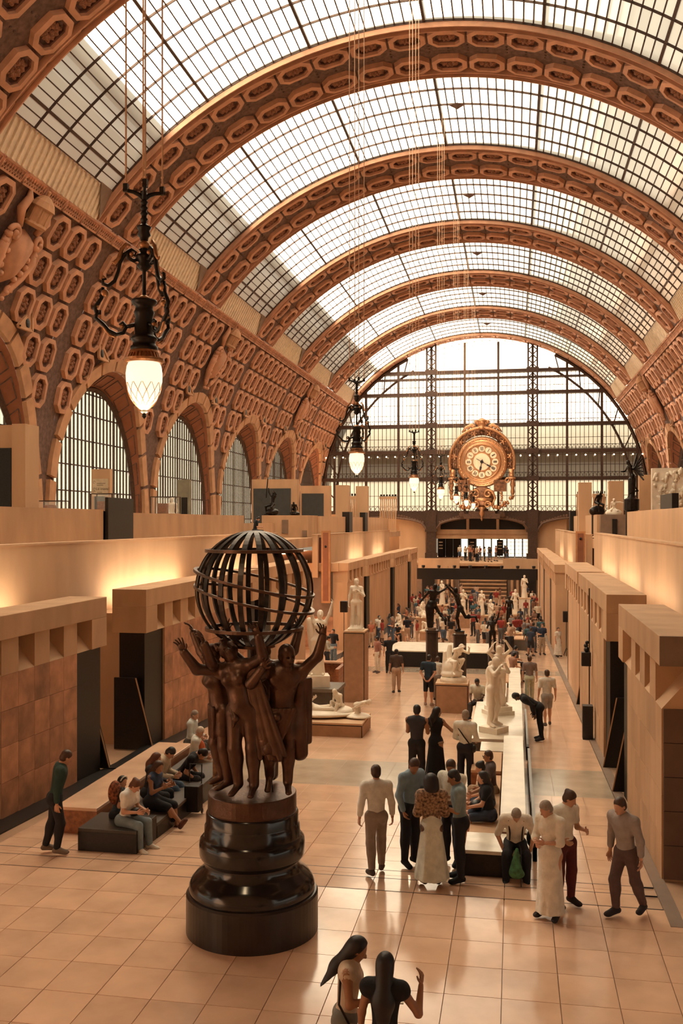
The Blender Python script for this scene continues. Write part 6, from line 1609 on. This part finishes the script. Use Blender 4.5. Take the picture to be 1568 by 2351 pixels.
# standing group right of the statue
J = skeleton(1.80, lean=6, head=(-28,28,0), aR=((.2,-.05,-1),(-.15,.35,-.9)), aL=((-.2,.15,-1),(.3,.7,.3)))
p = person(J, G(-1.75, 16.3), PI+.9, 'person in light blue shirt and dark trousers bowing to the group', 1, (120,128,128), 1.9, (26,24,26), 1.97, (18,16,16), ('short','brown'))
J = skeleton(1.68, head=(10,18,0), fem=True, aR=((.2,.1,-1),(-.2,.6,-.1)), aL=((-.2,.1,-1),(.2,.6,-.1)))
p = person(J, G(-1.30, 15.35), .15, 'person in patterned blouse and long white pleated skirt seen from behind', 2, None, 0, None, 0, (60,30,25), None, ((205,190,160), .14, .27))
q = torso(J, .03); q.join(arms(J, 1.7, .035)); P, Q = q.mesh(.016); ob('blouse', np_mesh('blouse', P, Q), mat('patterned_blouse', srgb(190,150,115), .8, var=.1, scale=26, col2=srgb(50,34,30), detail=1), p)
q = SDF().ell(J['head']+J['H'] @ V(0,-.03,.0), (.125,.13,.14), .03).ell(J['head']+J['H'] @ V(0,-.06,-.1), (.12,.11,.11), .05); q.cut(J['H'] @ V(0,1,-.2), (J['H'] @ V(0,1,-.2)) @ (J['head']+J['H'] @ V(0,.05,0))); P, Q = q.mesh(.018); ob('hair', np_mesh('hair', P, Q), HAIRM['black'], p)
J = skeleton(1.74, head=(20,25,0), **READ)
person(J, G(-1.05, 16.5), PI-.5, 'person in white shirt half hidden behind the patterned blouse', 1, (215,195,165), 1.7, (30,26,26), 1.97, (18,16,16), ('short','brown'))
J = skeleton(1.74, head=(0,22,0), lean=3, aR=((.15,.2,-1),(-.2,.7,.2)), aL=((-.15,.2,-1),(.2,.7,.2)))
person(J, G(-.86, 15.62), L_+.1, 'person in grey blue shirt and black trousers facing the group', 1, (125,130,120), .9, (22,22,26), 1.97, (16,15,15), ('short','black'))
J = skeleton(1.72, lR=((.03,.25,-1),(0,-.05,-1)), lL=((-.03,-.15,-1),(0,-.35,-1)), head=(0,8,0))
person(J, G(-2.25, 15.75), .3, 'walker in beige clothes between the globe statue and the group', 0, (214,192,164), 1.7, (150,122,100), 1.9, (90,70,58), ('short','brown'))
# three visitors further on
J = skeleton(1.80, head=(10,12,0), **READ)
person(J, G(-2.22, 22.2), -.15, 'person in charcoal tank top and black trousers seen from behind', 1, (48,46,48), 0, (24,22,22), 1.97, (20,18,18), ('short','black'))
J = skeleton(1.70, head=(-35,8,0), fem=True, aL=((-.2,.1,-1),(.2,.6,.2)), aR=((.6,.3,-.6),(.6,.4,-.5)))
p = person(J, G(-1.82, 22.7), -.3, 'person in long black dress with a jacket tied at the waist', 1, (20,17,17), 0, None, 0, (25,20,20), ('long','black',.18,.055), ((20,17,17), .10, .25))
bag(p, (.05,-.02,.98), (.16,.13,.06), cloth(150,115,85), 'tied_jacket')
J = skeleton(1.72, head=(0,5,0), aR=((.2,.1,-1),(-.1,.6,-.3)), aL=((-.2,.1,-1),(.1,.6,-.3)))
p = person(J, G(-1.10, 22.2), -.2, 'person in white shirt with a black shoulder strap seen from behind', 1, (215,200,175), 1.6, (32,30,34), 1.97, (20,18,18), ('short','grey'))
strap(p, [(-.16,-.07,1.42),(.0,-.155,1.25),(.17,-.07,1.0)], BLACK, .014); bag(p, (.2,.0,.95), (.06,.1,.09), BLACK, 'shoulder_bag')
# women seated on the right bench, facing left
J = skeleton(1.66, lean=4, head=(10,4,0), fem=True, sit=.52, lR=((.15,.97,-.05),(0,.15,-1)), lL=((-.15,.97,-.05),(0,.25,-1)), aR=((.45,-.25,-.9),(.1,.1,-1)), aL=((-.2,.3,-.9),(.1,.8,-.4)))
p = person(J, G(-.45, 20.1), L_+.15, 'person in grey tee and glasses leaning back on the right bench', 1, (88,72,66), .6, (165,130,95), 1.7, (60,55,55), ('short','brown'))
for sg in (-1, 1): MB().tube([tuple(J['head']+J['H'] @ V(sg*.03+.022*math.cos(a), .098, .005+.018*math.sin(a))) for a in np.linspace(0, 2*PI, 11)], .004, 4).build('glasses', BLACK, p)
bag(p, (0,.15,.78), (.13,.09,.11), BLACK)
J = skeleton(1.62, lean=10, head=(10,12,0), fem=True, sit=.52, **SITL, **LAP)
p = person(J, G(-.5, 19.1), L_+.05, 'person in denim shorts seated between two others on the right bench', 0, (60,52,52), .4, (70,80,90), .75, (110,90,75), ('bun','black'))
bag(p, tuple(J['head']+V(0,-.06,.11)), (.035,.02,.02), MARBLE, 'hair_clip')
J = skeleton(1.64, lean=8, head=(0,8,0), fem=True, sit=.52, **SITL, aR=((.15,.45,-.8),(-.25,.85,-.2)), aL=((-.15,.45,-.8),(.2,.9,-.1)))
p = person(J, G(-.45, 18.1), L_+.1, 'person in black tee with a phone, seated nearest on the right bench', 0, (18,16,18), .55, (52,58,68), .85, (110,70,50), ('long','black',.28,.045))
bag(p, (0,.25,.66), (.14,.12,.10), BLACK); MB().box(-.05,.05,.52,.56,.74,.82).build('phone', BLACK, p)
J = skeleton(1.70, lean=24, head=(0,38,0), sit=.52, lR=((.16,.97,-.12),(.04,.10,-1)), lL=((-.16,.97,-.12),(-.02,.06,-1)), aR=((.35,.25,-.85),(-.35,.65,-.65)), aL=((-.35,.25,-.85),(.25,.6,-.7)))
p = person(J, G(.02, 16.25), PI+.05, 'person in beige shirt seated with a cane and green bag', 0, (222,196,165), .95, (22,22,26), 1.97, (22,20,20), None)
q = hair_short(J, .004); P, Q = q.mesh(.016); ob('hair', np_mesh('hair', P, Q), HAIRM['grey'], p)
MB().tube([(-.06,.68,.02),(-.06,.58,.62),(-.03,.54,.66)], .011, 6).build('cane', BLACKM, p)
q = SDF().cone((.0,.54,.58),(.02,.62,.26),.03,.11,.04).ell((.0,.63,.22),(.12,.06,.07),.04); P, Q = q.mesh(.016); ob('green_bag', np_mesh('green_bag', P, Q), mat('green_cloth', srgb(62,112,70), .7, var=.35, scale=12, bump=.4, bscale=18), p)
for sg, sh in ((-1, J['shL']), (1, J['shR'])): strap(p, [tuple(sh+V(-sg*.05,-.09,-.08)), tuple(sh+V(-sg*.06,-.02,.055)), tuple(sh+V(-sg*.07,.09,-.0)), tuple(J['chest']+J['T'] @ V(sg*.1,.13,-.06)), tuple(J['waist']+J['T'] @ V(sg*.1,.10,-.03))], BLACK, .013); bag(p, (-.28,.05,.62), (.10,.14,.16), mat('dark_rucksack', srgb(52,52,54), .8), 'rucksack')
# couple at the right
J = skeleton(1.66, head=(-25,30,0), fem=True, aR=((.15,.25,-.9),(-.5,.75,.0)), aL=((-.15,.25,-.9),(.5,.75,.1)))
p = person(J, G(.52, 14.35), PI-.55, 'person in long cream knit dress with folded arms', 0, (218,195,165), 1.2, None, 0, (40,30,28), ('short','grey'), ((212,188,158), .10, .20))
J = skeleton(1.68, head=(35,28,0), fem=True, aR=((.2,-.1,-1),(-.1,.6,-.2)), aL=((-.2,.05,-1),(.15,.8,.1)))
person(J, G(.76, 14.85), PI+.6, 'person in white tee and dark red trousers on the right', 0, (220,200,172), .6, (88,28,26), 1.95, (40,25,22), ('bun','brown'))
J = skeleton(1.72, lean=8, lR=((.03,.35,-1),(0,-.1,-1)), lL=((-.03,-.2,-1),(0,-.5,-1)), head=(0,10,0))
p = person(J, G(1.62, 14.6), L_+.8, 'walker in pale brown clothes at the foot of the nearest right pylon', 0, (150,128,112), 1.7, (88,62,54), 1.9, (40,30,28), ('short','brown'))
# two young women in the foreground
J = skeleton(1.66, head=(0,30,0), fem=True, lean=3, aR=((.12,.15,-1),(-.15,.85,.25)), aL=((-.12,.35,-.9),(.25,.85,.2)))
p = person(J, G(-1.62, 9.28), R_+.1, 'person in cream sleeveless top with shoulder bag and leaflet in the foreground', 1, (200,165,130), 0, (120,110,95), 1.9, (60,50,45), ('long','black',.30,.042), res=.013)
bag(p, (.2,.06,.88), (.05,.14,.10), cloth(150,115,85), 'shoulder_bag'); strap(p, [(.12,-.05,1.38),(.19,-.06,1.15),(.2,.05,.95)], BLACK, .012); MB().box(-.1,.08,.42,.56,1.12,1.135).build('leaflet', MARBLE, p)
J = skeleton(1.63, head=(0,5,0), fem=True, aR=((.5,.15,-.75),(.05,.35,.95)), aL=((-.25,.1,-1),(-.1,.3,-.9)))
p = person(J, G(-1.20, 8.98), -.05, 'person in black with one forearm raised, nearest the camera', 1, (14,12,13), .1, (18,16,17), 1.9, (20,18,18), ('long','black',.36,.062), res=.013)
# middle distance
J = skeleton(1.78, lean=62, head=(0,20,0), aR=((.1,.2,-1),(.0,.6,-.5)), aL=((-.1,.2,-1),(.0,.6,-.5)), lR=((.05,-.1,-1),(0,-.1,-1)), lL=((-.05,-.05,-1),(0,-.12,-1)))
p = person(J, G(.72, 28.9), L_+.1, 'person in black overalls bending over the statue table', 2, (15,14,15), 1.9, (15,14,15), 1.97, (35,30,30), ('short','black'))
J = skeleton(1.72, lean=10, head=(20,15,0), sit=.55, **SITL, **LAP)
person(J, G(-1.2, 33.0), PI-.3, 'person in pale shirt seated beyond the statue table', 2, (190,170,140), .6, (60,50,45), 1.9, (40,30,30), ('short','black'))
J = skeleton(1.80, head=(-10,15,0), aR=((.25,-.25,-1),(-.55,-.3,-.75)), aL=((-.25,-.25,-1),(.55,-.3,-.75)))
person(J, G(-3.08, 35.1), -.2, 'person in navy tee and shorts with hands behind his back', 0, (28,42,52), .6, (24,24,26), .95, (150,115,90), ('short','black'))
J = skeleton(1.62, head=(0,10,0), fem=True); p = person(J, G(-2.88, 36.6), -.4, 'visitor in white with a black strap behind the crouching marble', 0, (205,185,160), .8, (120,95,75), 1.9, (60,50,45), ('short','brown'), res=.02)
J = skeleton(1.74, lR=((.03,.22,-1),(0,-.05,-1)), lL=((-.03,-.15,-1),(0,-.3,-1)))
person(J, G(1.05, 31.6), .2, 'walker in beige shorts suit going away on the right', 0, (205,185,160), .7, (150,130,112), .8, (80,65,55), ('short','brown'), res=.02)
J = skeleton(1.70, lR=((.03,.2,-1),(0,-.05,-1)), lL=((-.03,-.12,-1),(0,-.3,-1))); person(J, G(-4.68, 38.5), .1, 'walker in dark brown top and pale trousers in mid hall', 0, (75,55,45), .7, (170,130,100), 1.9, (60,50,45), ('short','black'), res=.02)
J = skeleton(1.70, lR=((.03,.2,-1),(0,-.05,-1)), lL=((-.03,-.12,-1),(0,-.3,-1))); person(J, G(.58, 36.9), .1, 'walker in brown shirt and pale green trousers on the right aisle', 0, (120,96,82), .7, (178,165,130), 1.9, (60,50,45), ('short','brown'), res=.02)
J = skeleton(1.68, head=(-20,5,0), fem=True); person(J, G(-6.45, 45.6), PI-.9, 'person in tan top and white trousers beside the pale platform', 1, (150,95,75), .9, (205,180,150), 1.95, (90,70,60), ('short','black'), res=.02)
J = skeleton(1.72, head=(20,0,0), aL=((-.7,.2,.2),(.5,.2,.8))); person(J, G(-5.92, 45.9), PI+.3, 'person in black touching their head beside the pale platform', 0, (22,19,20), .6, (18,16,17), 1.95, (30,25,25), ('short','black'), res=.02)
J = skeleton(1.72, head=(0,25,0), **READ); person(J, G(-8.75, 44.8), R_, 'person in pale sweater and dark trousers left of the tall plinth', 0, (175,160,135), 1.9, (40,38,42), 1.95, (40,30,30), ('short','black'), res=.02)
J = skeleton(1.74); person(J, G(-9.3, 49.3), PI-.4, 'person in black top and blue jeans by the left cross wall', 0, (25,22,22), .8, (95,105,105), 1.95, (60,45,40), ('short','black'), res=.02)
for (x, y, c, lab) in ((-.02, 47.2, (70,55,50), 'seated visitor in dark top seen from behind, farther on the stone bench'), (-.1, 43.6, (150,100,72), 'seated visitor in brown top seen from behind, nearer on the stone bench')):
    J = skeleton(1.7, lean=8, sit=.53, head=(0,10,0), **SITL, **LAP); person(J, G(x, y), R_+.6, lab, 0, c, .7, (60,50,48), 1.9, (40,30,30), ('short','black'), res=.022)
J = skeleton(1.74, head=(15,15,0), **READ); person(J, G(-7.0, 63.6), .2, 'person in black tee and beige shorts before the hooded marble', 0, (20,20,26), .7, (165,125,95), .95, (60,50,45), ('short','black'), res=.024)
J = skeleton(1.62, fem=True, lean=18, sit=.52, head=(0,25,0), **SITL, **READ); person(J, G(-7.75, 65.0), PI-.2, 'person in black top seated before the hooded marble on the far left', 0, (28,24,24), .2, (40,32,30), .7, (60,50,45), ('short','black'), res=.024)
thing_box('black_stool', -7.95, -7.55, 64.95, 65.35, fz(65)-.02, fz(65)+.44, BLACK, 'black stool under the person before the hooded marble', 'stool')
J = skeleton(1.62, fem=True, head=(-20,0,0)); person(J, G(2.5, 56.6), PI+.8, 'person in long pale dress by the loudspeaker on the right', 0, (205,178,150), .5, None, 0, (50,35,30), ('short','brown'), ((205,178,150), .12, .24), res=.024)
# head and shoulders on the left terrace
J = skeleton(1.7, lean=10, head=(0,35,0), sit=.5, **SITL, **READ); person(J, (-14.0, 50.9, TZ), R_+.4, 'person in black reading behind the upper left parapet', 0, (18,17,20), .7, (40,38,40), 1.9, (30,28,28), ('short','black'), res=.022)
thing_box('black_stool', -14.2, -13.8, 50.7, 51.1, TZ, TZ+.42, BLACK, 'black stool behind the upper left parapet', 'stool')
# ------------------------------------------------------------------ the distant crowd
NAMED = [('white',(222,205,180)),('cream',(205,180,150)),('black',(26,23,23)),('red',(140,45,35)),('grey',(120,108,98)),('teal',(60,85,85)),('brown',(120,82,62)),('navy',(40,46,58)),('rust',(165,95,65)),('tan',(180,140,108))]
BOT = [('dark',(28,25,26)),('blue',(70,78,88)),('beige',(165,130,100)),('grey',(85,76,70))]
LOC = (('left edge', -9.3, -7.2), ('left part', -7.2, -5.0), ('middle left', -5.0, -3.2), ('middle', -3.2, -1.2), ('middle right', -1.2, .6), ('right edge', .6, 2.1))
def proto(k):
    g = [dict(), dict(lR=((.03,.25,-1),(0,-.05,-1)), lL=((-.03,-.15,-1),(0,-.35,-1))), dict(**READ), dict(fem=True), dict(fem=True, head=(20,15,0), **READ)][k]
    J = skeleton(1.7, **g); return person(J, (0,0,-50), 0, 'x', 0, (200,180,150), .6, (28,25,26), 1.9 if k != 1 else .9, (40,32,30), ('long','brown',.16,.05) if k > 2 else ('short','black'), res=.034, hands=False)
PR = [proto(k) for k in range(5)]; used_p = set(); used_l = set(); pts = []
OCC = [(x, y, .85) for (x, y, *_r) in FAR]+[(-.35,72.5,.8),(-.3,58.6,.8),(.5,61.4,1.4),(-7.6,66.6,1.6),(-4.5,55,1.3),(-7,63.6,.6),(-7.75,65,.6),(2.5,56.6,.6)]
rnd = random.Random(21)
def crowd_person(x, y, z, zone, where):
    k = rnd.randrange(5)
    if k not in used_p: r = PR[k]; used_p.add(k)
    else: r = copy_tree(PR[k])
    r.location = (x, y, z); r.rotation_euler.z = rnd.uniform(0, 2*PI); s = rnd.uniform(.93, 1.06); r.scale = (s,)*3
    for _ in range(80):
        tn, tc = rnd.choice(NAMED); bn, bc = rnd.choice(BOT); l = 'person in %s top and %s bottoms, %s of the %s' % (tn, bn, zone, where)
        if l not in used_l: break
    used_l.add(l); tag(r, l, 'person', 'distant crowd')
    sk = rnd.choice((0, 0, 0, 1, 2)); hr = rnd.choice(('black', 'brown', 'grey', 'auburn', 'black'))
    for c in r.children:
        b = c.name.split('.')[0]; m = {'body': SKINS[sk], 'shirt': cloth(*tc), 'trousers': cloth(*bc), 'shorts': cloth(*bc), 'hair': HAIRM[hr]}.get(b)
        if m: c.material_slots[0].link = 'OBJECT'; c.material_slots[0].material = m
n = 0; tries = 0
while n < 125 and tries < 6000:
    tries += 1
    y = rnd.uniform(60, 103) if rnd.random() < .75 else rnd.uniform(57, 70); x = rnd.uniform(-9.2, 2.0)
    if y < 70 and -6 < x < -.8 and rnd.random() < .7: continue
    if y < 60 and x < .5: continue
    if any(math.hypot(x-a, y-b) < r for a, b, r in OCC) or any(math.hypot(x-a, y-b) < .62 for a, b in pts): continue
    z0 = fz(y); zone = next(nm for nm, a, b in LOC if a <= x <= b); pts.append((x, y)); crowd_person(x, y, z0, zone, 'far crowd' if y > 78 else 'nearer crowd'); n += 1
pts = []
n = 0
while n < 16:
    x = rnd.uniform(-6.6, -.4); y = rnd.uniform(110.8, 117.5)
    if any(math.hypot(x-a, y-b) < .6 for a, b in pts): continue
    pts.append((x, y)); zone = next(nm for nm, a, b in LOC if a <= x <= b); crowd_person(x, y, 1.2, zone, 'group on the entrance floor'); n += 1
for (x, y) in ((-.2, 57.6), (1.15, 58.7), (.95, 56.4)): crowd_person(x, y, fz(y), 'right edge', 'walkers before the crowd')
